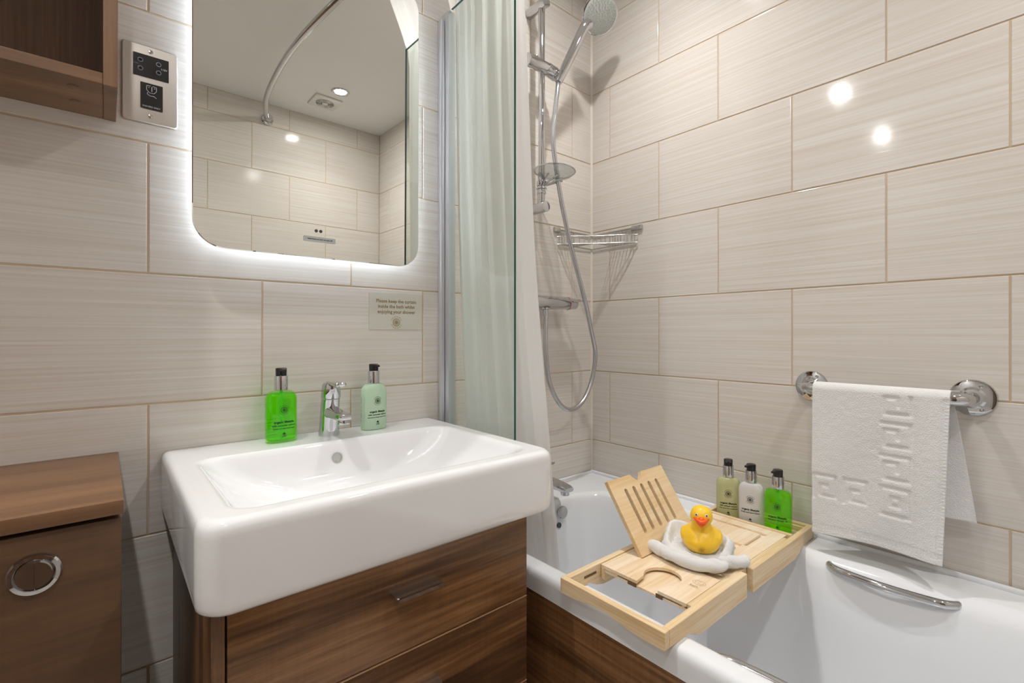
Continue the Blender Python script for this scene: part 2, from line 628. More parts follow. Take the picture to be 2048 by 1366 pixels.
def emblem(R, w=None):
    """round wheel emblem: hub, twelve petals, rim, broken outer ring of tiny lettering"""
    w = w or R * .07
    L = [stroke(arc_pts(0, 0, R * .60, 0, 2 * PI, 30), w), stroke(arc_pts(0, 0, R * .17, 0, 2 * PI, 12), w),
         stroke(arc_pts(0, 0, R * .07, 0, 2 * PI, 8), w)]
    for i in range(12):
        a = i * PI / 6
        L.append(stroke([(R * .2 * math.cos(a), R * .2 * math.sin(a)), (R * .57 * math.cos(a), R * .57 * math.sin(a))], w * .7))
        L.append(stroke([(R * .36 * math.cos(a + d), R * .36 * math.sin(a + d)) for d in (-.16, 0, .16)], w * .6))
    for i in range(22):
        a = .35 + i * .112
        for off in (0, PI):
            if i % 4 != 3:
                L.append(stroke(arc_pts(0, 0, R * .92, a + off, a + off + .07, 2), R * .12))
    return join_polys(L)

def leaf_mark(R):
    """small leaf-over-word mark printed at the foot of the bottles"""
    L = []
    for a, d in ((PI / 2, 1.0), (PI / 2 + .9, .8), (PI / 2 - .9, .8)):
        c, s = math.cos(a), math.sin(a)
        V = [(0, 0), (R * d * (.5 * c - .28 * s), R * d * (.5 * s + .28 * c)), (R * d * c, R * d * s), (R * d * (.5 * c + .28 * s), R * d * (.5 * s - .28 * c))]
        L.append((V, [(0, 1, 2, 3)]))
    L.append(shift_polys(text_polys('LIFE', R * .9, R * .02), 0, -R * .85))
    return join_polys(L)

def print_obj(name, vf, fn, mat, parent):
    V, F = vf
    bm = BM()
    vs = [bm.verts.new(fn(x, y)) for x, y in V]
    for q in F:
        try:
            bm.faces.new([vs[i] for i in q])
        except ValueError:
            pass
    return finish(name, bm, mat, parent, smooth=0)

# ------------------------------------------------------------------ room shell
TW, TH, GAP, TT = 0.395, 0.252, 0.0033, 0.007
_tc = {}

def tile_mesh(wd, ht):
    k = (round(wd, 4), round(ht, 4))
    if k not in _tc:
        bm = BM()
        a, c, t, b = wd / 2, ht / 2, TT, 0.0011
        rings = [[(-a, t, -c), (a, t, -c), (a, t, c), (-a, t, c)],
                 [(-a, b * .9, -c), (a, b * .9, -c), (a, b * .9, c), (-a, b * .9, c)],
                 [(-a + b * .5, b * .25, -c + b * .5), (a - b * .5, b * .25, -c + b * .5), (a - b * .5, b * .25, c - b * .5), (-a + b * .5, b * .25, c - b * .5)],
                 [(-a + b * .95, b * .05, -c + b * .95), (a - b * .95, b * .05, -c + b * .95), (a - b * .95, b * .05, c - b * .95), (-a + b * .95, b * .05, c - b * .95)],
                 [(-a + b * 1.6, 0, -c + b * 1.6), (a - b * 1.6, 0, -c + b * 1.6), (a - b * 1.6, 0, c - b * 1.6), (-a + b * 1.6, 0, c - b * 1.6)]]
        loft(bm, rings)
        me = bpy.data.meshes.new('tile')
        bmesh.ops.recalc_face_normals(bm, faces=bm.faces)
        bm.to_mesh(me)
        bm.free()
        me.materials.append(M_TILE)
        _tc[k] = me
    return _tc[k]

def tile_wall(wall, u_max, pos, rot, off_even, off_odd, umin=0.0, TW=TW):
    """u = distance from the wall's reference corner; rows start at z0"""
    for i in range(-4, 6):
        z0, z1 = 0.921 + TH * i, 0.921 + TH * (i + 1)
        z0c, z1c = max(z0, 0.0), min(z1, CEIL)
        if z1c - z0c < .02:
            continue
        off = off_even if i % 2 == 0 else off_odd
        cuts = [umin] + [off + TW * k for k in range(-1, 12) if umin + .01 < off + TW * k < u_max - .01] + [u_max]
        for a, b in zip(cuts[:-1], cuts[1:]):
            me = tile_mesh(b - a - GAP, z1c - z0c - GAP)
            o = bpy.data.objects.new('tile', me)
            COL.objects.link(o)
            o.parent = wall
            o.location = pos((a + b) / 2, (z0c + z1c) / 2)
            o.rotation_euler = (random.gauss(0, .0007), 0, rot + random.gauss(0, .0007))

def wall_slab(name, lo, hi, mat):
    bm = BM()
    box(bm, lo, hi)
    return struct(finish(name, bm, mat, smooth=0))

D = .0017
wm = wall_slab('wall_back', (XLEFT - .1, D, -.05), (.1, .12, CEIL + .05), M_GROUT)
tile_wall(wm, -XLEFT, lambda u, z: (-u, 0.0, z), 0, .303, .104, TW=.399)
wr = wall_slab('wall_right', (D, YREAR - .1, -.05), (.12, D, CEIL + .05), M_GROUT)
tile_wall(wr, -YREAR, lambda u, z: (0.0, -u, z), -PI / 2, .2805, .083)
wo = wall_slab('wall_front', (XLEFT - .1, YREAR - .12, -.05), (D, YREAR - D, CEIL + .05), M_GROUT)
tile_wall(wo, -XLEFT, lambda u, z: (-u, YREAR, z), PI, .34, .148)
wl = wall_slab('wall_left', (XLEFT - .12, YREAR - D, -.05), (XLEFT, D, CEIL + .05), M_PAINT)
wall_slab('ceiling', (XLEFT - .1, YREAR - .1, CEIL), (.1, .1, CEIL + .12), M_PAINT)
wall_slab('floor', (XLEFT - .1, YREAR - .1, -.12), (.1, .1, 0), M_FLOOR)
bm = BM()
prism(bm, [(-.0001, -.0001), (-.006, -.0001), (-.0045, -.0022), (-.0022, -.0045), (-.0001, -.006)], .55, CEIL, 2)
struct(finish('trim_1', bm, M_SILICONE))

# door in the front wall, behind the camera (seen only in reflections)
d = thing('door_1', (-1.7, YREAR, 0), '', '')
del d['label'], d['category']
struct(d)
M_DOOR = wood('dark_door_veneer', [(p, tuple(v * .8 for v in c)) for p, c in WAL_L], 2, 8, 2.2, .45, .3, 2.5)
bm = BM(); box(bm, (-2.06, YREAR + .001, .005), (-1.30, YREAR + .03, 1.98), .003); finish('leaf', bm, M_DOOR, d)
bm = BM()
box(bm, (-2.13, YREAR + .001, 0), (-2.065, YREAR + .022, 2.05), .003)
box(bm, (-1.295, YREAR + .001, 0), (-1.23, YREAR + .022, 2.05), .003)
box(bm, (-2.13, YREAR + .001, 1.985), (-1.23, YREAR + .022, 2.05), .003)
finish('door_frame', bm, M_DOOR, d)
bm = BM(); cyl(bm, (-1.37, YREAR + .03, 1.0), (-1.37, YREAR + .075, 1.0), .009); cyl(bm, (-1.365, YREAR + .07, 1.0), (-1.48, YREAR + .07, 1.0), .009)
finish('door_handle', bm, M_CHROME, d)

# ------------------------------------------------------------------ downlights and vent
LL = ['round glowing ceiling downlight beside the extractor vent, seen in the mirror',
      'round ceiling downlight over the shower end of the bath',
      'round ceiling downlight near the mirror wall, over the cistern cabinet',
      'round ceiling downlight nearest the left wall',
      'round ceiling fill light added near the front wall, left of the bath']
for (x, y), lb in zip(LAMPS, LL):
    t = thing('downlight', (x, y, CEIL), lb, 'ceiling light', 'recessed ceiling downlights')
    bm = BM()
    lathe(bm, (x, y, CEIL - .0005), (0, 0, -1), [(0, .030), (0, .045), (.003, .0455), (.006, .043), (.0055, .034), (.002, .030)], 40, caps=False)
    finish('trim_ring', bm, M_CHROME, t)
    bm = BM()
    lathe(bm, (x, y, CEIL - .001), (0, 0, -1), [(0, .0298), (.002, .0298), (.003, .027)], 32)
    finish('lens', bm, M_LAMP, t)

vx, vy = -.43, -1.565
t = thing('extractor_vent', (vx, vy, CEIL), 'square white extractor vent with round grille in the ceiling, seen in the mirror', 'vent')
bm = BM()
box(bm, (vx - .07, vy - .07, CEIL - .010), (vx + .07, vy + .07, CEIL - .0005), .003)
finish('plate', bm, M_WHITEPL, t)
bm = BM()
for r in (.045, .038, .031, .024):
    sweep(bm, [(vx + r * math.cos(a * PI / 18), vy + r * math.sin(a * PI / 18), CEIL - .012) for a in range(36)], .0022, 6, closed=True)
for a in range(6):
    c, s = math.cos(a * PI / 3), math.sin(a * PI / 3)
    cyl(bm, (vx + .012 * c, vy + .012 * s, CEIL - .012), (vx + .046 * c, vy + .046 * s, CEIL - .012), .0018, n=6)
finish('grille', bm, M_SATIN, t)
bm = BM(); lathe(bm, (vx, vy, CEIL - .0102), (0, 0, -1), [(0, .016), (.004, .016), (.005, .014)], 24); finish('hub', bm, M_WHITEPL, t)
bm = BM(); lathe(bm, (vx, vy, CEIL - .0101), (0, 0, -1), [(0, .046), (.0006, .046)], 32); finish('duct_opening', bm, M_SENSOR, t)

# ------------------------------------------------------------------ curtain rail and curtain
RZ = 2.21
rail_pts = [(-.66, -1.795, RZ), (-.69, -1.70, RZ), (-.735, -1.50, RZ), (-.76, -1.22, RZ), (-.765, -.95, RZ), (-.75, -.70, RZ), (-.715, -.40, RZ), (-.665, -.15, RZ), (-.63, -.006, RZ)]
t = thing('shower_curtain_rail', (-.66, -1.795, RZ), 'curved chrome shower curtain rail bowing across the ceiling, seen in the mirror', 'curtain rail')
bm = BM(); sweep(bm, rail_pts, .0125, 16, smooth=10); finish('rail', bm, M_CHROME, t)
for y, x, s in ((-1.797, -.66, 1), (-.003, -.63, -1)):
    bm = BM()
    lathe(bm, (x, y, RZ), (0, s, 0), [(0, .029), (.004, .030), (.010, .026), (.012, .018), (.040, .018), (.045, .0165)], 28)
    finish('wall_socket', bm, M_CHROME, t)

def curtain_pt(u, v):
    # v 0 top .. 1 bottom
    z = 2.195 + (.40 - 2.195) * v
    def lerp(a, b, q):
        return a + (b - a) * q
    top = (lerp(-.632, -.715, u), lerp(-.035, -.30, u))
    mid = (lerp(-.606, -.612, u), lerp(-.008, -.312, u))
    bot = (lerp(-.585, -.545, u), lerp(-.060, -.375, u))
    if z > 1.9:
        q = (2.195 - z) / .295
        q = q * q * (3 - 2 * q)
        x, y = lerp(top[0], mid[0], q), lerp(top[1], mid[1], q)
    else:
        q = (1.9 - z) / 1.5
        x, y = lerp(mid[0], bot[0], q ** 1.7), lerp(mid[1], bot[1], q ** 1.7)
    amp = (.0060 + .0055 * v) * (1 if z < 1.92 else 1.2)
    ph = u * 2 * PI * 5.0
    x += amp * (math.sin(ph + .6 * math.sin(3 * v)) + .35 * math.sin(2.3 * ph + 1.7)) + .0015 * math.sin(9 * v + 5 * u)
    y += .010 * math.sin(ph * .5 + 2 * v) * u + .002 * math.sin(15 * v) * (u > .8)
    return (min(max(x, -.618), -.40) if z < 1.97 else x, min(y, -.006), z)

bm = BM(); grid(bm, 150, 130, curtain_pt)
t = thing('shower_curtain', (-.6, -.15, 2.19), 'long white pleated shower curtain bunched inside the bath behind the glass screen', 'curtain')
finish('curtain_cloth', bm, M_CURTAIN, t, smooth=180)
for i in range(6):
    u = .04 + i * .18
    xx, yy = -.635 - .075 * u, -.03 - .26 * u
    bm = BM()
    sweep(bm, [(xx + .0 * a, yy + .0 + .021 * math.cos(a * PI / 10), RZ - .008 + .024 * math.sin(a * PI / 10)) for a in range(20)], .0018, 6, closed=True)
    for v in bm.verts:      # turn the ring to hang across the rail
        dy = v.co.y - yy
        v.co.x += dy * .97
        v.co.y = yy + dy * .25
    finish('curtain_ring', bm, M_CHROME, t)

# ------------------------------------------------------------------ glass bath screen
t = thing('bath_screen', (-.63, 0, .555), 'narrow clear glass bath screen with a green edge and a wall channel, beside the basin', 'shower screen')
bm = BM()
box(bm, (-.633, -.303, .553), (-.627, -.0343, 1.955), 0)
o = finish('glass_panel', bm, [M_GLASS, M_GLASSEDGE], t, smooth=0)
for p in o.data.polygons:
    if abs(p.normal.x) < .5 and p.normal.y < .5:
        p.material_index = 1
bm = BM()
prism(bm, [(-.641, -.0005), (-.641, -.034), (-.619, -.034), (-.619, -.0005)], .553, 1.95, 2)
finish('wall_channel', bm, M_ALU, t, smooth=20)
bm = BM(); box(bm, (-.655, -.016, .553), (-.6415, -.0005, 1.93), .003); finish('cover_strip', bm, M_ALU, t)

# ------------------------------------------------------------------ bath
def bath():
    t = thing('bathtub', (-.33, -.9, 0), 'white acrylic bathtub with walnut side panel in front of the tiled wall', 'bathtub')
    ZR = .55
    K = 40
    def outer(ins, z):
        return at_z(rrect(-.663 + ins, -.0015, YREAR + .0015, -.0015, (.004, .004, .004, .012), 10, K), z)
    def inner(ins, z, low=0.0, r=.17, foot=0.0):
        pts = rrect(-.623 + ins, -.088 - ins, -1.70 + ins + foot, -.120 - ins, r, 10, K)
        out = []
        for x, y in pts:
            if x > -.2 and low > 0:
                s = max(0, min(1, (-.742 - y) / .018))
                s2 = max(0, min(1, (y + 1.35) / .2))
                x -= .022 * low * s * s * (3 - 2 * s) * s2
            out.append((x, y, z))
        return out
    rings = [outer(.012, .509), outer(.0, .505), outer(0, .52), outer(0, ZR - .016), outer(.002, ZR - .008), outer(.006, ZR - .002), outer(.013, ZR),
             inner(-.004, ZR), inner(.002, ZR - .001), inner(.007, ZR - .005, .3), inner(.011, ZR - .014, .7), inner(.014, ZR - .03, 1), inner(.03, .40, 1, .165, .04),
             inner(.045, .28, 1, .15, .10), inner(.06, .21, .7, .13, .14), inner(.085, .178, .3, .11, .17), inner(.13, .165, 0, .08, .2)]
    bm = BM()
    loft(bm, rings, False, True)
    finish('tub_shell', bm, M_ACRYLIC, t, smooth=60)
    # upstand against the tiled walls
    bm = BM()
    box(bm, (-.012, YREAR + .002, ZR - .004), (-.0012, -.0012, ZR + .010), .005, 3)
    box(bm, (-.65, -.012, ZR - .004), (-.0012, -.0012, ZR + .008), .005, 3)
    finish('upstand', bm, M_ACRYLIC, t)
    bm = BM(); box(bm, (-.657, YREAR + .004, 0.002), (-.640, -.004, .507), .001, 1)
    finish('side_panel', bm, M_WALY, t)
    # overflow and waste at the tap end
    bm = BM(); lathe(bm, (-.306, -.134, .514), (0, -1, .12), [(0, .012), (.010, .012), (.0105, .0185), (.014, .0190), (.017, .0175), (.018, .012), (.0185, .004)], 32)
    finish('overflow_disc', bm, M_SATIN, t)
    bm = BM(); lathe(bm, (-.318, -.142, .478), (0, -1, .12), [(0, .008), (.004, .008), (.0045, .006)], 20); finish('overflow_slot', bm, M_SENSOR, t)
    bm = BM(); lathe(bm, (-.33, -.33, .1655), (0, 0, 1), [(0, .033), (.003, .033), (.006, .028), (.005, .015)], 32)
    finish('waste', bm, M_CHROME, t)
    # chrome grips
    bm = BM()
    sweep(bm, [(-.100, -.790, .532), (-.118, -.798, .533), (-.130, -.825, .533), (-.137, -.900, .533), (-.130, -.975, .533), (-.118, -1.002, .533), (-.100, -1.010, .532)], lambda s: .0085, 14, smooth=8)
    finish('grip', bm, M_CHROME, t)
    bm = BM()
    sweep(bm, [(-.606, -.762, .514), (-.588, -.768, .515), (-.577, -.795, .515), (-.572, -.870, .515), (-.577, -.945, .515), (-.588, -.972, .515), (-.606, -.978, .514)], lambda s: .0095, 14, smooth=8)
    finish('grip', bm, M_CHROME, t)
bath()

# bath filler tap at the head of the bath
t = thing('bath_mixer_tap', (-.36, -.06, .55), 'chrome bath mixer tap with flat spout on the bath rim below the shower', 'tap')
bm = BM()
cyl(bm, (-.345, -.065, .5505), (-.345, -.065, .60), .023, .020, 28, .002)
cyl(bm, (-.335, -.065, .5505), (-.335, -.065, .575), .026, .026, 28, .002)
finish('body', bm, M_CHROME, t)
bm = BM()
def spout_ring(y, zc, hw, hh):
    return [(-.322 + x, y, zc + z) for x, z in rrect(-hw, hw, -hh, hh, min(hw, hh) * .75, 4)]
loft(bm, [spout_ring(-.05, .600, .024, .014), spout_ring(-.10, .602, .022, .012), spout_ring(-.15, .600, .021, .010), spout_ring(-.178, .597, .020, .009), spout_ring(-.190, .596, .017, .006)])
cyl(bm, (-.322, -.172, .594), (-.322, -.172, .578), .013, .013, 24, .001)
finish('spout', bm, M_CHROME, t)
bm = BM()
sweep(bm, [(-.325, -.055, .640), (-.310, -.070, .643), (-.285, -.085, .645), (-.273, -.080, .645), (-.280, -.066, .644), (-.310, -.052, .642)], .003, 8, closed=True, smooth=0)
cyl(bm, (-.337, -.06, .60), (-.326, -.062, .642), .013, .012, 20, .002)
finish('lever', bm, M_CHROME, t)

# ------------------------------------------------------------------ shower set
t = thing('shower_riser', (-.311, 0, 1.48), 'chrome shower riser rail on wall brackets in the corner above the bath', 'shower rail')
bm = BM(); cyl(bm, (-.311, -.06, 1.44), (-.311, -.06, 2.17), .0105, n=24, bev=.001); finish('rail', bm, M_CHROME, t)
for z in (1.455, 2.095):
    bm = BM()
    cyl(bm, (-.311, -.0008, z), (-.311, -.082, z), .0165, n=28, bev=.0015)
    finish('wall_bracket', bm, M_CHROME, t)
bm = BM()
cyl(bm, (-.311, -.06, 1.497), (-.311, -.06, 1.506), .0145, n=24, bev=.001)
cyl(bm, (-.311, -.06, 1.512), (-.311, -.06, 1.516), .0175, n=24, bev=.001)
finish('collar', bm, M_CHROME, t)
bm = BM()
cyl(bm, (-.384, -.072, 1.893), (-.262, -.072, 1.893), .0195, .0175, 32, .0015)
cyl(bm, (-.30, -.072, 1.893), (-.262, -.078, 1.880), .020, .019, 28, .0015)
cyl(bm, (-.345, -.072, 1.905), (-.345, -.072, 1.918), .006, n=16, bev=.001)
finish('slider', bm, M_CHROME, t)

h0 = Vector((-.268, -.098, 1.862))
h1 = Vector((-.213, -.150, 2.018))
t = thing('hand_shower', h0, 'round chrome hand shower with grey spray face clipped on the riser rail', 'shower head')
bm = BM()
ax = (h1 - h0).normalized()
sweep(bm, [h0 - ax * .012, h0, h0 + ax * .03, h0.lerp(h1, .5), h1, h1 + ax * .02 + Vector((.01, 0, 0))], lambda s: .0125 + .0045 * s, 20, smooth=6)
finish('handle', bm, M_CHROME, t)
hn = Vector((-.36, -.66, -.66)).normalized()
hc = Vector((-.155, -.165, 2.078))
bm = BM()
lathe(bm, hc - hn * .030, hn, [(0, .014), (.004, .033), (.014, .052), (.024, .058), (.034, .0590), (.037, .0575), (.038, .054)], 48)
finish('head_shell', bm, M_CHROME, t)
bm = BM()
lathe(bm, hc + hn * .0078, hn, [(0, .0535), (.0015, .0535), (.002, .052)], 48)
finish('spray_plate', bm, M_SATIN if False else simple('grey_spray_plate', (.46, .48, .45), .45, bump=(80, .1)), t)
bm = BM()
u_, v_ = frame(hn)
for rr, nn in ((.008, 5), (.016, 10), (.024, 15), (.032, 20), (.040, 25), (.047, 30)):
    for i in range(nn):
        a = 2 * PI * i / nn + rr * 40
        p = hc + hn * .0095 + u_ * rr * math.cos(a) + v_ * rr * math.sin(a)
        cyl(bm, p, p + hn * .0025, .0016, .0011, 6)
o = finish('nozzles', bm, simple('rubber_nozzle', (.34, .36, .34), .6), t)
o['kind'] = 'stuff'

bm = BM()
sweep(bm, [h0 - ax * .012, (-.285, -.105, 1.82), (-.297, -.105, 1.74), (-.300, -.10, 1.66), (-.283, -.10, 1.56), (-.258, -.10, 1.46), (-.226, -.10, 1.36), (-.192, -.10, 1.27), (-.152, -.103, 1.16), (-.108, -.09, 1.07),
           (-.080, -.085, .985), (-.092, -.08, .900), (-.130, -.08, .838), (-.175, -.08, .810), (-.222, -.08, .812), (-.265, -.08, .848), (-.298, -.08, .91), (-.311, -.08, .99), (-.308, -.075, 1.06), (-.301, -.07, 1.118)], .0073, 14, smooth=12)
tag(finish('shower_hose', bm, M_HOSE, origin=(-.29, -.07, 1.12)), 'silver flexible shower hose looping down from the hand shower to the valve', 'hose')

t = thing('thermostatic_valve', (-.30, 0, 1.158), 'chrome thermostatic shower bar valve on the tiled wall', 'valve')
bm = BM()
cyl(bm, (-.47, -.062, 1.156), (-.199, -.062, 1.156), .0215, n=32, bev=.001)
cyl(bm, (-.42, -.0008, 1.156), (-.42, -.062, 1.156), .017, n=20)
cyl(bm, (-.27, -.0008, 1.156), (-.27, -.062, 1.156), .017, n=20)
finish('bar_body', bm, M_CHROME, t)
bm = BM()
lathe(bm, (-.197, -.062, 1.156), (1, 0, 0), [(0, .019), (.002, .0215), (.010, .0215), (.012, .020), (.036, .019), (.040, .016)], 32)
box(bm, (-.180, -.070, 1.163), (-.136, -.054, 1.173), .003)
finish('temperature_knob', bm, M_CHROME, t)
bm = BM(); lathe(bm, (-.1985, -.062, 1.156), (1, 0, 0), [(0, .0190), (.0, .0217), (.0014, .0217), (.0014, .019)], 32, caps=False)
finish('indicator_ring', bm, simple('red_ring', (.5, .12, .10), .4), t)
bm = BM()
cyl(bm, (-.301, -.066, 1.140), (-.301, -.068, 1.112), .0095, .0085, 20, .001)
lathe(bm, (-.301, -.064, 1.138), (0, 0, -1), [(0, .020), (.004, .019), (.007, .010)], 24)
finish('hose_outlet', bm, M_CHROME, t)

t = thing('soap_dish', (-.311, -.06, 1.53), 'round clear soap dish clipped to the foot of the shower riser', 'soap dish')
bm = BM()
lathe(bm, (-.30, -.105, 1.540), (0.06, -.02, 1), [(.000, .001), (.001, .030), (.008, .052), (.019, .064), (.021, .064), (.019, .061), (.010, .050), (.004, .030), (.003, .001)], 56, caps=False)
finish('dish', bm, M_DISH, t)
bm = BM()
sweep(bm, [(-.2988 + .064 * math.cos(a * PI / 24), -.1054 + .064 * math.sin(a * PI / 24), 1.5605 - .06 * .064 * math.cos(a * PI / 24)) for a in range(48)], .0022, 8, closed=True)
finish('rim', bm, M_CHROME, t)
bm = BM()
cyl(bm, (-.311, -.06, 1.522), (-.311, -.06, 1.538), .016, n=24, bev=.002)
for a in range(5):
    c, s = math.cos(-.4 - a * .6), math.sin(-.4 - a * .6)
    sweep(bm, [(-.311 + .012 * c, -.06 + .012 * s, 1.525), (-.311 + .035 * c, -.07 + .035 * s, 1.533), (-.308 + .055 * c, -.08 + .05 * s, 1.541)], .0028, 8, smooth=4)
finish('clip', bm, M_CHROME, t)

# corner wire basket
t = thing('corner_basket', (0, 0, 1.36), 'chrome wire corner basket fixed to the two tiled walls beside the shower hose', 'basket')
def bq(a, r, z):
    # front curve from the back wall to the right wall: shallow bow
    x = -.185 * math.cos(a)
    y = -.205 * math.sin(a)
    k = 1 - .30 * math.sin(2 * a) * r
    return Vector((min(x * k, -.006), min(y * k, -.006), z))
n = 24
for z in (1.388, 1.362):
    bm = BM()
    sweep(bm, [bq(PI / 2 * i / n, 1, z) for i in range(n + 1)], .0023 if z != 1.388 else .0016, 8)
    finish('front_wire', bm, M_SATIN, t)
bm = BM()
sweep(bm, [(-.185, -.005, 1.413), (-.005, -.005, 1.413), (-.005, -.205, 1.413)], .0028, 8)
sweep(bm, [(-.180, -.005, 1.364), (-.005, -.005, 1.364), (-.005, -.200, 1.364)], .0022, 8)
finish('back_wire', bm, M_SATIN, t)
for i in range(1, 16):
    a = PI / 2 * i / 16
    p, q = bq(a, 1, 1.390), bq(a, 1, 1.362)
    bm = BM()
    if i < 8:
        e = Vector((q.x, -.005, 1.362))
    else:
        e = Vector((-.005, q.y, 1.362))
    sweep(bm, [p, p.lerp(q, .9), q.lerp(e, .08), e, (e.x, e.y, 1.41)], .0014, 6)
    finish('wire', bm, M_SATIN, t)
for (lo, hi) in (((-.200, -.009, 1.404), (-.170, -.0008, 1.420)), ((-.009, -.222, 1.404), (-.0008, -.180, 1.420))):
    bm = BM(); box(bm, lo, hi, .002); finish('fixing_plate', bm, M_SATIN, t)

# ------------------------------------------------------------------ mirror with LED backlight
mx0, mx1, mz0, mz1 = -1.235, -.736, 1.229, 1.95
MC = Vector(((mx0 + mx1) / 2, -.022, (mz0 + mz1) / 2))
t = thing('illuminated_mirror', MC, 'tall rounded mirror with cool white backlight above the basin', 'mirror')
bm = BM()
out = rrect(mx0, mx1, mz0, mz1, .058, 14)
inn = rrect(mx0 + .0015, mx1 - .0015, mz0 + .0015, mz1 - .0015, .0565, 14)
loft(bm, [[(x, -.036, z) for x, z in out], [(x, -.0395, z) for x, z in out], [(x, -.041, z) for x, z in inn]])
o = finish('mirror_glass', bm, [M_MIRROR, M_GLASSEDGE], t, smooth=20)
bm = BM()
box(bm, (mx0 + .035, -.0355, mz0 + .035), (mx1 - .035, -.004, mz1 - .035), .002)
finish('back_box', bm, M_ALU, t)
bm = BM()
x0, x1, z0, z1 = mx0 + .034, mx1 - .034, mz0 + .034, mz1 - .034
def led(c, ax):
    s = [.0028, .0028, .0028]
    s[ax] = .0012
    box(bm, [c[i] - s[i] for i in range(3)], [c[i] + s[i] for i in range(3)])
nz_, nx_ = 26, 17
for i in range(nz_):
    z = z0 + (i + .5) * (z1 - z0) / nz_
    led((x0 - .0005, -.020, z), 0)
    led((x1 + .0005, -.020, z), 0)
for i in range(nx_):
    x = x0 + (i + .5) * (x1 - x0) / nx_
    led((x, -.020, z0 - .0005), 2)
    led((x, -.020, z1 + .0005), 2)
o = finish('led_strip', bm, M_LED, t, smooth=0)
o['kind'] = 'stuff'
for px_ in (-.9985, -.9885):
    bm = BM(); lathe(bm, (px_, -.0411, 1.290), (0, -1, 0), [(0, .0036), (.0005, .0036)], 20); finish('sensor_dot', bm, M_SENSOR, t)
bm = BM(); prism(bm, rrect(-1.0265, -.955, 1.2645, 1.2765, .002, 4), -.0412, -.0424, 1)
sl = finish('instruction_label', bm, M_LABEL, t)
print_obj('lettering', text_polys('wave here to turn on and off', .0047, .00012), lambda x, y: (-.9905 + x, -.0426, 1.2695 + y), M_BLACKPRINT, sl)
# the mirror hangs a touch out of square with the wall
t.rotation_euler = (math.radians(0.27), 0, math.radians(0.45))

# ------------------------------------------------------------------ sticker sign on the tiles
t = thing('curtain_notice', (-.78, -.0005, 1.115), 'beige sticker with gold lettering about the curtain, on the tiles under the mirror', 'sign')
bm = BM(); prism(bm, rrect(-.856, -.706, 1.067, 1.160, .0015, 3), -.0004, -.0012, 1)
finish('sticker', bm, M_STICKER, t)
for i, s in enumerate(('Please keep the curtain', 'inside the bath whilst', 'enjoying your shower')):
    print_obj('lettering', text_polys(s, .0122, .00036), lambda x, y, i=i: (-.780 + x, -.0015, 1.1370 - .0138 * i + y), M_TANPRINT, t)
print_obj('wheel_emblem', emblem(.0165, .0014), lambda x, y: (-.781 + x, -.0015, 1.0860 + y), M_TANPRINT, t)

# ------------------------------------------------------------------ shaver socket
t = thing('shaver_socket', (-1.2975, 0, 1.535), 'brushed steel shaver socket plate with black inserts beside the wall cabinet', 'socket')
bm = BM()
loft(bm, [[(x, -.0006, z) for x, z in rrect(-1.341, -1.254, 1.460, 1.608, .006, 5)], [(x, -.004, z) for x, z in rrect(-1.341, -1.254, 1.460, 1.608, .006, 5)],
          [(x, -.006, z) for x, z in rrect(-1.339, -1.256, 1.462, 1.606, .0045, 5)]])
finish('face_plate', bm, M_STEEL, t)
bm = BM(); prism(bm, rrect(-1.324, -1.269, 1.547, 1.589, .0008, 2), -.0058, -.0075, 1); ins = finish('socket_insert', bm, M_DARKPL, t)
M_HOLE = simple('socket_hole', (0, 0, 0), .8)
M_HRIM = simple('hole_rim', (.25, .26, .33), .25)
for hx, hz in ((-1.313, 1.5770), (-1.313, 1.5610), (-1.285, 1.5770), (-1.285, 1.5610)):
    bm = BM(); lathe(bm, (hx, -.0075, hz), (0, -1, 0), [(0, .0042), (.0009, .0042), (.0009, .0032), (.0002, .0030)], 20, caps=False); finish('hole_rim', bm, M_HRIM, ins)
    bm = BM(); lathe(bm, (hx, -.0076, hz), (0, -1, 0), [(0, .0031), (.0003, .0031)], 16); finish('pin_hole', bm, M_HOLE, ins)
print_obj('lettering', text_polys('115V', .005), lambda x, y: (-1.2765 + x, -.0078, 1.5675 + y), M_WHITEPRINT, ins)
print_obj('lettering', text_polys('240V', .004), lambda x, y: (-1.3195 + x, -.0078, 1.5675 + y), M_HRIM, ins)
bm = BM(); prism(bm, rrect(-1.313, -1.2785, 1.487, 1.536, .0008, 2), -.0058, -.0075, 1); ins = finish('switch_insert', bm, M_DARKPL, t)
ic = join_polys([stroke([(-.007, .012), (-.007, .004), (-.003, -.001), (.004, -.001), (.008, .004), (.008, .012)], .0007), stroke([(-.007, .012), (-.001, .0125)], .0007),
                 stroke([(.002, .0125), (.008, .012)], .0007), stroke([(.001, .011), (.001, .002)], .0009), stroke([(-.006, -.001), (-.006, -.004), (-.002, -.0065), (.004, -.006), (.008, -.009)], .0008),
                 stroke([(-.004, .009), (-.003, .009)], .001), stroke([(.004, .009), (.006, .009)], .001)])
print_obj('shaver_symbol', ic, lambda x, y: (-1.2965 + x, -.0078, 1.5190 + y), M_WHITEPRINT, ins)
print_obj('lettering', text_polys('SHAVERS ONLY', .0040), lambda x, y: (-1.296 + x, -.0078, 1.4900 + y), M_WHITEPRINT, ins)
for z in (1.5975, 1.4735):
    bm = BM(); lathe(bm, (-1.297, -.006, z), (0, -1, 0), [(0, .0040), (.0012, .0036), (.0016, .001)], 20); finish('screw', bm, M_CHROME, t)

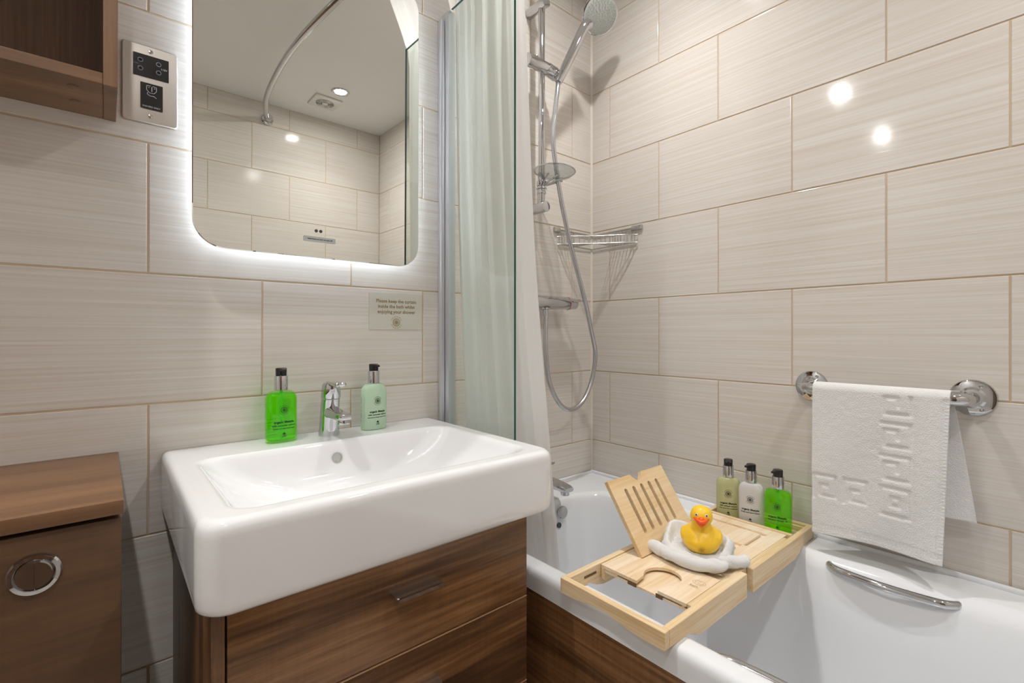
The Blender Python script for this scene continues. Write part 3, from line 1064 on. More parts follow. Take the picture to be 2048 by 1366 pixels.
# ------------------------------------------------------------------ open wall cabinet
cx1, cxi, cxl, cd, cz0, cz1 = -1.3485, -1.3665, -1.95, -.163, 1.450, 2.05
t = thing('wall_shelf_unit', (-1.65, 0, cz0), 'open walnut wall shelf unit at the top left beside the shaver socket', 'shelf')
bm = BM(); box(bm, (cxi, cd, cz0), (cx1, -.001, cz1), .0008, 1); finish('side_panel', bm, M_WALCABZ, t)
bm = BM(); box(bm, (cxl, cd, cz0), (cxl + .018, -.001, cz1), .0008, 1); finish('side_panel', bm, M_WALCABZ, t)
bm = BM(); box(bm, (cxl + .0182, cd + .0005, cz0 + .0005), (cxi - .0002, -.001, cz0 + .0185), .0008, 1); finish('bottom_board', bm, M_WALCAB, t)
bm = BM(); box(bm, (cxl + .0182, cd + .0005, 1.78), (cxi - .0002, -.008, 1.798), .0008, 1); finish('shelf_board', bm, M_WALCAB, t)
bm = BM(); box(bm, (cxl + .0182, cd + .0005, cz1 - .0185), (cxi - .0002, -.001, cz1 - .0005), .0008, 1); finish('top_board', bm, M_WALCAB, t)
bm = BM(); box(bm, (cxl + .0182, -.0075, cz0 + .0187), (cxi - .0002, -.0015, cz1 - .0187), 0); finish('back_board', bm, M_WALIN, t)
for yy in (-.125, -.060):
    bm = BM(); lathe(bm, (-1.403, yy, cz0 + .0004), (0, 0, -1), [(0, .0075), (.0010, .0072), (.0016, .005)], 24); finish('screw_cap', bm, M_WALCAB, t)

# ------------------------------------------------------------------ cistern cabinet
t = thing('cistern_cabinet', (-1.65, -.16, 0), 'walnut toilet cistern cabinet with a thick top left of the basin', 'cabinet')
bm = BM(); box(bm, (-1.95, -.340, .818), (-1.345, -.001, .837), .0015, 2); finish('top_board', bm, M_WALTOP, t)
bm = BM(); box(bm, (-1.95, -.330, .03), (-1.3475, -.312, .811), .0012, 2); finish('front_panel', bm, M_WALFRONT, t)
bm = BM(); box(bm, (-1.945, -.311, 0.002), (-1.350, -.001, .8175), 0); finish('carcass', bm, simple('dark_carcass', (.03, .015, .01), .6), t)
bx, bz = -1.430, .762
bm = BM()
lathe(bm, (bx, -.3302, bz), (0, -1, 0), [(0, .0255), (.003, .0255), (.0055, .0235), (.006, .0195), (.0035, .0175), (.0035, .0165)], 48)
fb = finish('flush_button', bm, M_CHROME, t)
for s in (-1, 1):
    bm = BM()
    poly = [(bx + s * .0004, bz - .0155)] + [(bx + s * (.0004 + .0155 * math.cos(a)), bz + .0158 * math.sin(a)) for a in [(-PI / 2 + PI * i / 16) for i in range(1, 16)]] + [(bx + s * .0004, bz + .0155)]
    prism(bm, poly, -.3335, -.3372, 1)
    finish('half_button', bm, M_CHROME, fb)

# ------------------------------------------------------------------ vanity unit
M_EDGE = simple('walnut_painted_glint', (0.42, 0.24, 0.12), .4, vary=.1)  # lighter tan painted in for the light caught along the drawers' top edges
vx0, vx1, vyf = -1.262, -.726, -.450
t = thing('vanity_unit', (-.99, -.22, 0), 'walnut vanity unit with chrome tab handles under the white basin', 'cabinet')
bm = BM(); box(bm, (vx0, vyf, .06), (vx0 + .0155, -.004, .7052), .0006, 1); finish('side_panel', bm, M_WALZ, t)
bm = BM(); box(bm, (vx1 - .0155, vyf + .02, .06), (vx1 - .0006, -.004, .7052), .0006, 1); finish('side_panel', bm, M_WALZ, t)
bm = BM(); box(bm, (vx0 + .016, vyf + .022, .06), (vx1 - .016, -.006, .69), 0); finish('carcass', bm, bpy.data.materials['dark_carcass'], t)
bm = BM(); box(bm, (vx0 + .01, vyf + .06, 0.001), (vx1 - .01, -.01, .0598), 0); finish('plinth', bm, M_WALZ, t)
for k, (za, zb) in enumerate(((.5415, .7045), (.3745, .5385), (.2075, .3715), (.0620, .2045))):
    bm = BM()
    box(bm, (vx0 + .0178, vyf - .001, za), (vx1, vyf + .018, zb), .0012, 2)
    dr = finish('drawer', bm, M_WALX if k % 2 == 0 else M_WALX2, t)
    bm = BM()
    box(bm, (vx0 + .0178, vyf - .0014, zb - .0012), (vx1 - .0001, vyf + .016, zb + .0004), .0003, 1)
    finish('edge_glint', bm, M_EDGE, dr)
    hx, hz = -.975, za + .101
    # folded tab pull: stem plate out of the front, then an upright lip with rounded ends
    bm = BM()
    rr = rrect(hx - .042, hx + .042, vyf - .026, vyf - .0005, (.009, .009, .001, .001), 6)
    loft(bm, [at_z(rr, hz - .0012), at_z(rr, hz + .0012)])
    pts = rrect(hx - .042, hx + .042, hz - .0045, hz + .0012, .0026, 5)
    loft(bm, [[(x, vyf - .0262, z) for x, z in pts], [(x, vyf - .0282, z) for x, z in pts]])
    finish('handle', bm, M_CHROME, dr)

# ------------------------------------------------------------------ basin
def basin():
    x0, x1, y0, ZT, ZB = -1.281, -.675, -.486, .826, .7065
    t = thing('wash_basin', (-.98, -.24, ZB), 'white rectangular ceramic wash basin on the walnut vanity unit', 'basin')
    def o(i, z, r=.034):
        return at_z(rrect(x0 + i, x1 - i, y0 + i, -.0015, (r, r, .003, .003), 16, 8), z)
    def q(a, b, c, d, r, z):
        return at_z(rrect(a, b, c, d, r, 16, 8), z)
    rings = [o(.014, ZB), o(.006, ZB + .002), o(.002, ZB + .007), o(.0005, ZB + .014), o(0, ZB + .03), o(0, ZT - .020), o(.0008, ZT - .011), o(.003, ZT - .005), o(.007, ZT - .0015), o(.013, ZT, .03), o(.017, ZT, .03), q(-1.247, -.708, -.456, -.114, .040, ZT),
             q(-1.243, -.712, -.452, -.118, .040, ZT), q(-1.2405, -.7145, -.4495, -.1195, .0405, ZT - .0006), q(-1.237, -.718, -.446, -.1215, .042, ZT - .0022), q(-1.233, -.722, -.4425, -.124, .043, ZT - .0055), q(-1.229, -.727, -.439, -.1265, .045, ZT - .012),
             q(-1.215, -.742, -.431, -.131, .052, ZT - .030), q(-1.19, -.768, -.421, -.137, .06, ZT - .052), q(-1.15, -.808, -.408, -.147, .065, ZT - .073), q(-1.09, -.868, -.385, -.170, .06, ZT - .087), q(-1.03, -.925, -.35, -.21, .05, ZT - .092)]
    bm = BM()
    loft(bm, rings, True, True)
    finish('bowl', bm, M_CERAMIC, t, smooth=80)
    bm = BM(); lathe(bm, (-.985, -.1335, .7915), (0, -1, .1), [(0, .0095), (.0006, .0115), (.0018, .0110), (.0018, .0085), (.0002, .0080)], 32); finish('overflow_ring', bm, M_SATIN, t)
    bm = BM(); lathe(bm, (-.978, -.28, ZT - .0925), (0, 0, 1), [(0, .030), (.002, .031), (.004, .027), (.003, .012)], 32); finish('waste', bm, M_CHROME, t)
    sq = join_polys([stroke([(x * .001, .0011 * math.sin(x * 1.9) + .0003 * x % .001) for x in range(-9, 10)], .0006)])
    print_obj('maker_mark', sq, lambda x, y: (-1.232 + x, -.030 + y, ZT + .0003), M_GREYPRINT, t)
basin()

# ------------------------------------------------------------------ basin tap
fx, fy = -.975, -.055
t = thing('basin_mixer_tap', (fx, fy, .826), 'chrome single-lever basin tap on the back ledge between the two pump bottles', 'tap')
bm = BM()
def sec(yc, z, a, b, n=32):
    return [(fx + a * math.cos(2 * PI * i / n), yc + b * math.sin(2 * PI * i / n), z) for i in range(n)]
loft(bm, [sec(fy, .8262, .0225, .0245), sec(fy, .829, .0228, .0248), sec(fy - .001, .85, .0212, .0238), sec(fy - .003, .875, .0203, .0232), sec(fy - .006, .895, .0200, .0230), sec(fy - .009, .9095, .0196, .0228)])
finish('body', bm, M_CHROME, t)
bm = BM()
def sp(y, zc, hw, hh):
    return [(fx + x, y, zc + z) for x, z in rrect(-hw, hw, -hh, hh, min(hw, hh) * .85, 5)]
loft(bm, [sp(fy - .006, .880, .017, .016), sp(fy - .03, .880, .0165, .0125), sp(fy - .06, .879, .016, .0095), sp(fy - .085, .879, .0155, .0085), sp(fy - .102, .880, .0135, .0075), sp(fy - .108, .880, .009, .005)])
cyl(bm, (fx, fy - .088, .876), (fx, fy - .091, .862), .0125, .012, 28, .001)
finish('spout', bm, M_CHROME, t)
bm = BM()
loft(bm, [sec(fy - .0095, .9115, .0200, .0230), sec(fy - .010, .914, .0208, .0238), sec(fy - .012, .930, .0200, .0235), sec(fy - .014, .941, .0190, .0230), sec(fy - .016, .946, .0165, .0205)])
rr = rrect(fx - .0125, fx + .0125, fy - .078, fy - .005, (.008, .008, .012, .012), 6)
rr2 = rrect(fx - .0105, fx + .0105, fy - .076, fy - .005, (.007, .007, .010, .010), 6)
def lz(y, b):
    return .9475 + b + .004 * ((fy - .01 - y) / .07) ** 2 - .07 * (fy - y) * .6
loft(bm, [[(x, y, lz(y, -.006)) for x, y in rr2], [(x, y, lz(y, -.003)) for x, y in rr], [(x, y, lz(y, .0005)) for x, y in rr], [(x, y, lz(y, .003)) for x, y in rr2]])
finish('lever', bm, M_CHROME, t)

# ------------------------------------------------------------------ pump bottles
def bottle(x, y, z, ang, mat, label, group, a=.0315, b=.0185, H=.1115, lines=('organic lifestyle', 'with cucumber extract', 'smooth & creamy hand wash'), side=False, back=False, clear=False, name='pump_bottle', nozzle=None):
    """ang = heading of the front (label) face, radians from -Y"""
    t = thing(name, (x, y, z), label, 'bottle', group)
    t.rotation_euler = (0, 0, ang)
    ORI[t.name] = Vector((0, 0, 0))
    n = 56
    def se(sa, sb, h, e=2.6):
        out = []
        for i in range(n):
            q = 2 * PI * i / n
            c, s = math.cos(q), math.sin(q)
            out.append((sa * math.copysign(abs(c) ** (2 / e), c), sb * math.copysign(abs(s) ** (2 / e), s), h))
        return out
    bm = BM()
    sh = []
    for i in range(8):
        q = (PI / 2) * i / 7
        sh.append((math.cos(q), math.sin(q)))
    rings = [se(a * .86, b * .80, .0004), se(a * .96, b * .93, .0012), se(a, b, .004), se(a, b, H * .3), se(a, b, H * .55), se(a, b, H - .020)]
    for c, s in sh[1:]:
        ra = .0125 + (a - .0125) * (c ** .9 if c > 1e-6 else 0)
        rb = .0120 + (b - .0120) * (c ** .9 if c > 1e-6 else 0)
        rings.append(se(ra, rb, H - .020 + .018 * s, 2.6 - .6 * s))
    rings.append(se(.0118, .0118, H, 2.0))
    loft(bm, rings)
    if clear:
        finish('bottle_body', bm, M_SHELL, t, smooth=50)
        bm = BM()
        g = .0016
        rings2 = [se(a * .88, b * .80, .0050), se(a - g - .001, b - g - .001, .0062), se(a - g, b - g, .0085), se(a - g, b - g, H * .3), se(a - g, b - g, H * .55), se(a - g, b - g, H - .020), se(a * .93 - g, b * .93 - g, H - .011), se(a * .80 - g, b * .80 - g, H - .0075)]
        loft(bm, rings2)
        finish('liquid', bm, mat, t, smooth=50)
    else:
        finish('bottle_body', bm, mat, t, smooth=50)
    bm = BM()
    lathe(bm, (0, 0, H - .001), (0, 0, 1), [(0, .0128), (.0008, .0134), (.029, .0134), (.0302, .0128), (.0302, .0122)], 36)
    finish('collar', bm, M_CHROME, t)
    bm = BM()
    h = H + .0292
    lathe(bm, (0, 0, h), (0, 0, 1), [(0, .0108), (.004, .0110), (.014, .0112), (.0160, .0108), (.0166, .0095)], 32)
    if nozzle is None:
        nozzle = 0.0
    cn, sn = math.cos(nozzle), math.sin(nozzle)
    def R2(px, py, pz):
        return (px * cn - py * sn, px * sn + py * cn, pz)
    loft(bm, [[R2(qx, -.006, h + .0125 + qz) for qx, qz in rrect(-.0085, .0085, -.0035, .0038, .002, 3)],
              [R2(qx, -.012, h + .0128 + qz) for qx, qz in rrect(-.0060, .0060, -.0030, .0032, .0018, 3)],
              [R2(qx, -.0225, h + .0120 + qz) for qx, qz in rrect(-.0032, .0032, -.0020, .0022, .0012, 3)]])
    finish('pump_head', bm, M_DARKPL, t)
    if clear:
        bm = BM(); cyl(bm, (.001, 0, .006), (0, 0, H - .002), .0032, n=12); finish('dip_tube', bm, M_CLEARTUBE, t)
    e = 2.6
    def front(u, v, back=1):
        uu = max(-a * .985, min(a * .985, u))
        yy = b * (1 - abs(uu / a) ** e) ** (1 / e)
        return (uu, -back * (yy + .00035), v)
    cx = 0.0
    parts = [shift_polys(emblem(.0108, .0010), cx, H * .62), shift_polys(text_polys(lines[0], .0064, .00030), cx, H * .375), shift_polys(text_polys(lines[1], .0050, .00018), cx, H * .315)]
    if len(lines) > 2:
        parts.append(shift_polys(text_polys(lines[2], .0040, .00012), cx, H * .262))
    parts.append(shift_polys(leaf_mark(.0058), cx, H * .155))
    print_obj('front_print', join_polys(parts), front, M_BLACKPRINT, t)
    if side:
        L = []
        random.seed(3)
        v = H * .70
        while v > H * .20:
            L.append(stroke([(-a * .985, v), (-a * .84, v)], .0008))
            v -= .0021 if random.random() < .8 else .006
        V, F = join_polys(L)
        def sidef(u, vv):
            s = (u + a * .985) / (a * .145)
            yy = -b * .55 + s * b * .7
            xx = -a * (1 - (abs(yy) / b) ** e) ** (1 / e)
            return (xx - .0004, yy, vv)
        print_obj('side_print', (V, F), sidef, M_BLACKPRINT, t)
    if back:
        L = []
        for i in range(17):
            L.append(stroke([(-a * .75, H * .78 - i * .0030), (a * (-.05 if i % 5 else -.25), H * .78 - i * .0030)], .0007))
        for i in range(6):
            L.append(stroke([(a * .15, H * .42 - i * .0068), (a * (.9 if i % 2 else .75), H * .42 - i * .0068)], .0008))
        print_obj('back_print', join_polys(L), lambda u, v: front(-u, v, -1), M_BLACKPRINT, t)
    return t

M_SHELL = glass_mat('green_clear_plastic', (0.80, 1.0, 0.62), 1.45)
M_CLEARTUBE = liquid_mat('dip_tube_plastic', (.6, 1, .6), (.30, .9, .25), .6)
bottle(-1.0765, -.055, .8262, .06, M_GREENLIQ, 'bright green pump bottle of hand wash on the back ledge left of the basin tap', 'pump bottles on the basin', clear=True, back=True, lines=('organic lifestyle', 'with cucumber extract', 'gentle everyday hand wash'))
bottle(-.8665, -.052, .8262, .10, M_PALEGREEN, 'milky pale green pump bottle on the back ledge right of the basin tap', 'pump bottles on the basin', side=True, lines=('organic lifestyle', 'with cucumber extract', 'smooth & creamy hand lotion'))
TZ = .5625
bottle(-.086, -.5490, TZ, -PI / 2 + .45, M_CREAM, a=.0295, label='cream-yellow pump bottle, farthest of the three standing in the bamboo bath tray', group='pump bottles in the bath tray', lines=('organic lifestyle', 'with verbena extract', 'deep shine hair conditioner'))
bottle(-.088, -.6100, TZ, -PI / 2 + .28, M_WHITELOT, a=.0295, label='white pump bottle, middle one of the three standing in the bamboo bath tray', group='pump bottles in the bath tray', lines=('organic lifestyle', 'body and hand lotion'), nozzle=-.5)
bottle(-.090, -.6755, TZ, -PI / 2 + .28, M_GREENLIQ2, a=.031, label='lime green clear pump bottle, nearest of the three standing in the bamboo bath tray', group='pump bottles in the bath tray', lines=('organic lifestyle', 'refreshing shower gel'), clear=True, nozzle=-.5)

# ------------------------------------------------------------------ bamboo bath tray
M_SLOT = simple('slot_painted_shade', (.16, .09, .035), .8)  # dark brown painted in for the shade inside the tray's slots
def tray():
    t = thing('bath_tray', (-.36, -.617, .55), 'bamboo bath tray with slotted book rest laid across the bathtub', 'tray')
    Y0, Y1 = -.733, -.503        # near and far faces of the extension frames
    ZT = .5805
    X0, X1 = -.672, -.034
    w = .013
    def side_board(x0, x1, yc, flip):
        # board thick 13 mm, 30 mm high over the rim and 47 mm deep inside the tub
        a, b = (x0, x1) if not flip else (x1, x0)
        s = 1 if not flip else -1
        poly = [(a, .5505), (a + s * .060, .5505), (a + s * .085, .538), (a + s * .105, .533), (b, .533), (b, ZT), (a, ZT)]
        bm = BM()
        prism(bm, poly, yc, yc + w, 1)
        es = [e for e in bm.edges]
        bmesh.ops.bevel(bm, geom=es, offset=.0009, segments=1, affect='EDGES')
        finish('side_board', bm, M_BAMX, t)
    # left (near) frame
    side_board(X0 + .0005, -.392, Y0, False)
    side_board(X0 + .0005, -.392, Y1 - w, False)
    bm = BM()
    pts = [(Y0, .5505)]
    pts += [(Y0 + .04, .5505), (Y0 + .075, .5535), (Y0 + .12, .5605), (Y0 + .155, .5605), (Y0 + .19, .5525), (Y1, .5505), (Y1, ZT), (Y0, ZT)]
    prism(bm, pts, X0 - w, X0, 0)
    bmesh.ops.bevel(bm, geom=list(bm.edges), offset=.0009, segments=1, affect='EDGES')
    finish('end_board', bm, M_BAMY, t)
    # right (far) frame
    side_board(-.365, X1 - .0005, Y0, True)
    side_board(-.365, X1 - .0005, Y1 - w, True)
    bm = BM(); box(bm, (X1, Y0, .5515), (X1 + w, Y1, ZT), .0009, 1); finish('end_board', bm, M_BAMY, t)
    # end blocks where the frames meet the slider
    bm = BM(); box(bm, (-.366, Y0 + .0135, .534), (-.356, Y0 + .030, ZT - .0005), .0008, 1); finish('end_block', bm, M_BAMY, t)
    # central slider rails just inside the frames
    for ya, yb in ((Y0 + w + .0008, Y0 + w + .0100), (Y1 - w - .0100, Y1 - w - .0008)):
        bm = BM(); box(bm, (-.578, ya, .548), (-.15, yb, ZT - .002), .0008, 1); finish('slider_rail', bm, M_BAMX, t)
    # deck: upper plate with keyhole, slots; built from pieces around the openings
    ya, yb = Y0 + w + .0103, Y1 - w - .0103
    zt, zb = ZT - .0015, ZT - .0075
    bm = BM()
    # outline of the left deck plate with a glass-stem keyhole opening on the -x edge
    hc_, hr = (-.526, -.628), .036
    poly = [(-.580, ya), (-.455, ya), (-.455, yb), (-.580, yb), (-.580, -.606)]
    # keyhole: narrow mouth then circle
    a0 = math.atan2(-.606 - hc_[1] - .0, -.557 - hc_[0])
    poly += [(-.562, -.603)]
    for i in range(1, 24):
        a = a0 - (2 * PI - 1.35) * i / 24
        poly.append((hc_[0] + hr * math.cos(a), hc_[1] + hr * math.sin(a)))
    poly += [(-.562, -.650), (-.580, -.652)]
    vs = [bm.verts.new((x, y, zt)) for x, y in poly]
    f = bm.faces.new(vs)
    r = bmesh.ops.extrude_face_region(bm, geom=[f])
    for v in [g for g in r['geom'] if isinstance(g, bmesh.types.BMVert)]:
        v.co.z = zb
    bmesh.ops.triangulate(bm, faces=[q for q in bm.faces if len(q.verts) > 4])
    finish('deck_plate', bm, M_BAMZ, t, smooth=30)
    # lower plate under the keyhole
    bm = BM(); box(bm, (-.578, ya, zb - .0085), (-.440, yb, zb - .0042), .0005, 1); finish('lower_plate', bm, M_BAMZ, t)
    for (a_, b_) in ((-.720 + .014, -.700), (-.560, -.5275)):
        bm = BM(); box(bm, (-.579, a_, zb - .0042), (-.570, b_, zb), .0004, 1); finish('spacer', bm, M_BAMY, t)
    # well behind the book rest: three thin grooved slats and a floor
    bm = BM(); box(bm, (-.4548, ya, zt - .009), (-.262, yb, zt - .0050), .0004, 1); finish('well_floor', bm, M_BAMZ, t)
    for i in range(5):
        x = -.445 + i * .017
        bm = BM(); box(bm, (x, ya + .03, zt - .0049), (x + .011, yb - .012, zt - .0026), .0006, 1); finish('slat', bm, M_BAMY, t)
    # right deck with phone slot
    def plate(x0, x1, y0, y1, nm='deck_plate', z1=zt, z0=zb):
        bm = BM(); box(bm, (x0, y0, z0), (x1, y1, z1), .0007, 1); finish(nm, bm, M_BAMZ, t)
    plate(-.340, -.262, ya, ya + .045)
    plate(-.262, -.1305, ya, ya + .030)
    plate(-.262, -.172, ya + .042, yb - .012)
    plate(-.160, -.1305, ya + .0302, yb)
    bm = BM(); box(bm, (-.2615, ya, zb - .0080), (-.1310, yb, zb - .0005), .0004, 1); finish('lower_plate', bm, M_BAMZ, t)
    bm = BM(); box(bm, (-.262, yb - .0115, zb), (-.172, yb, zb + .004), .0004, 1); finish('slat', bm, M_BAMX, t)
    # bottle compartment
    bm = BM(); box(bm, (-.1300, ya - .010, .556), (-.1205, yb + .010, ZT + .0012), .0009, 1); finish('divider', bm, M_BAMY, t)
    bm = BM(); box(bm, (-.1203, ya - .009, .5560), (X1 - .0003, yb + .009, .5622), .0004, 1); finish('compartment_floor', bm, M_BAMZ, t)
    bm = BM()
    box(bm, (-.042, ya - .009, .5625), (X1 - .0004, yb + .009, ZT - .005), .0008, 1)
    finish('inner_lip', bm, M_BAMY, t)
    # book rest: slotted board leaning back over the far rail
    x0, x1 = -.494, -.277
    p0 = Vector((x0, -.560, .5815))
    up = Vector((0, .094, .138)).normalized()
    L = .168
    nrm = Vector((0, .138, -.094)).normalized()
    th = .009
    W = x1 - x0
    def P(s, q, d):
        return p0 + Vector((s, 0, 0)) + up * q + nrm * d
    bm = BM()
    # panel pieces: bottom band, top band with thumb notch, and bars between five slots
    slots = [(.047 + i * .0305, .0110) for i in range(5)]
    q0, q1 = .044, .136
    cols = [0.0]
    for c, wd in slots:
        cols += [c - wd / 2, c + wd / 2]
    cols += [W]
    def slab(poly):
        loft(bm, [[P(s, q, 0) for s, q in poly], [P(s, q, th) for s, q in poly]])
    top = [(0, q1)]
    for c, wd in slots:     # rounded slot tops
        top += [(c - wd / 2, q1)] + [(c - wd / 2 * math.cos(PI * i / 6), q1 + wd / 2 * math.sin(PI * i / 6)) for i in range(1, 6)] + [(c + wd / 2, q1)]
    nx = W * .48
    top += [(W, q1), (W, L)]
    top += [(nx + .024, L), (nx + .019, L - .008), (nx + .010, L - .016), (nx - .002, L - .017), (nx - .012, L - .009), (nx - .020, L), (0, L)]
    bot = [(0, 0), (W, 0), (W, q0)]
    for c, wd in reversed(slots):
        bot += [(c + wd / 2, q0)] + [(c + wd / 2 * math.cos(PI * i / 6), q0 - wd / 2 * math.sin(PI * i / 6)) for i in range(1, 6)] + [(c - wd / 2, q0)]
    bot += [(0, q0)]
    slab(top)
    slab(bot)
    for i in range(0, len(cols), 2):
        slab([(cols[i], q0), (cols[i + 1], q0), (cols[i + 1], q1), (cols[i], q1)])
    bmesh.ops.remove_doubles(bm, verts=bm.verts, dist=1e-5)
    # drop the doubled inner faces between bars and bands
    seen = {}
    kill = []
    for f in bm.faces:
        k = tuple(sorted(v.index for v in f.verts))
    bm.verts.index_update()
    for f in bm.faces:
        k = tuple(sorted(v.index for v in f.verts))
        if k in seen:
            kill += [f, seen[k]]
        seen[k] = f
    bmesh.ops.delete(bm, geom=list(set(kill)), context='FACES_ONLY')
    bmesh.ops.triangulate(bm, faces=[q for q in bm.faces if len(q.verts) > 4])
    finish('book_rest', bm, M_BAMZ2, t, smooth=30)
    bm = BM()
    sweep(bm, [P(.12, .11, th + .001), (x0 + .12, -.500, .650), (x0 + .12, -.520, .583)], .0022, 8)
    finish('prop', bm, M_BAMX, t)
    for ya_, yb_ in ((-.662, -.648), (-.604, -.585)):
        bm = BM(); box(bm, (-.5806, ya_, zb - .0078), (-.5790, yb_, zb - .0004), 0); finish('slot', bm, M_SLOT, t)
    bm = BM(); prism(bm, rrect(-.630, -.592, .5635, .5685, .0024, 4), Y1 - w - .0006, Y1 - w + .0004, 1); finish('slot', bm, M_SLOT, t)
    # burnt-in mark
    mk = join_polys([stroke(arc_pts(0, 0, .0125, 0, 2 * PI, 30, .72), .0006), stroke(arc_pts(-.003, .001, .006, .4, 4.6, 16, .7), .0006), stroke(arc_pts(.004, -.001, .005, 3.0, 7.5, 16, .7), .0006),
                     shift_polys(text_polys('bath', .0095, 0), -.001, -.0205), stroke([(-.012, -.0225), (.011, -.0225)], .0005)])
    ca, sa = math.cos(-PI / 2 + .0), math.sin(-PI / 2 + .0)
    print_obj('burnt_mark', mk, lambda x, y: (-.495 + x * ca - y * sa, -.688 + x * sa + y * ca, zt + .0003), M_BURN, t)
M_BAMZ2 = wood('bamboo_rest', [(p, (min(1, c[0] * 1.0), c[1] * .98, c[2] * .95)) for p, c in BAM], 0, 7, 4, .45, .3, 8.3)
tray()

# ------------------------------------------------------------------ flannel nest and duck
def nest():
    t = thing('folded_flannel', (-.40, -.62, .5805), 'white terry flannel folded into a nest on the bath tray under the toy duck', 'towel')
    c = Vector((-.405, -.630))
    fr = Vector((C3.x - c.x, C3.y - c.y)).normalized()     # towards the viewer
    sd = Vector((-fr.y, fr.x))
    sd = -sd if (sd.x * math.sin(_th) - sd.y * math.cos(_th)) < 0 else sd   # sd to picture right
    def W(a, b, z):
        return Vector((c.x + sd.x * a + fr.x * b, c.y + sd.y * a + fr.y * b, z))
    # lower fold: long soft strip under the nest
    def lump(pts, zc, zr, name, n=90, m=14, e=.55, seed=0):
        bm = BM()
        P = catmull([(x, y, 0) for x, y in pts] + [(pts[0][0], pts[0][1], 0)], 10)[:-1]
        cx = sum(p.x for p in P) / len(P)
        cy = sum(p.y for p in P) / len(P)
        rings = []
        for j in range(m + 1):
            q = PI * j / m
            s = abs(math.sin(q)) ** e * .97 + .03
            hh = math.cos(q)
            r = []
            for i, p in enumerate(P):
                wob = 1 + .006 * math.sin(i * 1.7 + j) + .008 * math.sin(i * .5 + seed)
                z = zc + zr * hh + .0018 * math.sin(i * .55 + seed) * (hh > -.5)
                a_, b_ = cx + (p.x - cx) * s * wob, cy + (p.y - cy) * s * wob
                r.append(W(a_, b_, max(z, .5812)))
            rings.append(r)
        loft(bm, rings)
        o = finish(name, bm, M_FLANNEL, t, smooth=180)
        return o
    lump([(-.070, .004), (-.064, -.014), (-.04, -.022), (0, -.022), (.05, -.022), (.068, -.006), (.074, .010), (.062, .026), (.050, .040), (.018, .054), (-.018, .048), (-.048, .036), (-.064, .020)], .5895, .0085, 'lower_fold', seed=1)
    def roll(pts, r, name):
        bm = BM()
        def rad(q):
            q = min(max(q, 0.0), 1.0)
            k = min(q, 1 - q) / .13
            return r * (1.0 if k >= 1 else max(.12, math.sqrt(max(0, 1 - (1 - k) ** 2)))) * (1 + .05 * math.sin(q * 17))
        sweep(bm, [W(*p) for p in pts], rad, 18, smooth=8)
        return finish(name, bm, M_FLANNEL, t, smooth=180)
    roll([(-.094, -.008, .5945), (-.080, .010, .5945), (-.058, .028, .5945), (-.028, .044, .5945), (.004, .056, .5945), (.034, .062, .5945), (.060, .056, .5945)], .0128, 'outer_roll')
    roll([(.040, .040, .5935), (.062, .030, .5935), (.082, .018, .5935), (.102, .008, .5925)], .0118, 'outer_roll')
    lump([(-.068, -.006), (-.045, -.03), (.03, -.035), (.072, -.012), (.072, .016), (.052, .040), (.012, .046), (-.040, .038), (-.062, .018)], .6005, .0085, 'middle_fold', seed=3)
    # roll at the front edge
    bm = BM()
    sweep(bm, [W(-.066, .030, .596), W(-.045, .044, .595), W(-.015, .058, .594), (W(.02, .066, .5945)), W(.046, .060, .596), W(.060, .048, .598)], lambda s: .0125 * (.45 + .55 * math.sin(PI * min(max(s, .02), .98)) ** .5), 16, smooth=6)
    finish('front_roll', bm, M_FLANNEL, t, smooth=180)
    # nest wall: raised five-cornered rim
    bm = BM()
    base = [(-.062, .012), (-.060, -.022), (-.052, -.050), (-.010, -.055), (.030, -.050), (.066, -.028), (.070, .002), (.058, .026), (.030, .043), (-.012, .047), (-.046, .036)]
    hts = [.004, .016, .024, .022, .017, .016, .012, .000, -.006, -.007, -.004]
    B = catmull([(x, y, h) for (x, y), h in zip(base, hts)] + [(base[0][0], base[0][1], hts[0])], 8)[:-1]
    n = len(B)
    prof = [(1.10, .000), (1.16, .3), (1.12, .65), (1.04, .93), (.98, 1.02), (.92, .93), (.86, .6), (.74, .25), (.55, .05), (.25, .0)]
    rings = []
    for (s, hh) in prof:
        r = []
        for i, p in enumerate(B):
            zt_ = .612 + max(p.z, -.004)
            z = .598 + (zt_ - .598) * hh
            wob = 1 + .018 * math.sin(i * 1.3 + hh * 4)
            r.append(W(p.x * s * .93 * wob, p.y * s * .93 * wob, z))
        rings.append(r)
    loft(bm, rings)
    finish('nest_rim', bm, M_FLANNEL, t, smooth=180)
    return W
C3 = Vector((-1.364, -1.159))
WN = nest()

def crumple(o, amp, sc):
    me = o.data
    off = ORI[o.name]
    for v in me.vertices:
        p = (v.co + off) * sc
        n_ = mnoise.noise(p) + .5 * mnoise.noise(p * 2.3) + .22 * mnoise.noise(p * 9)
        d_ = v.normal * (n_ * amp)
        if v.co.z + off.z < .584 and d_.z < 0:
            d_.z = 0
        v.co += d_
    me.update()
for o_ in [q for q in bpy.data.objects if q.parent and q.parent.name == 'folded_flannel']:
    crumple(o_, .0030, 42.0)

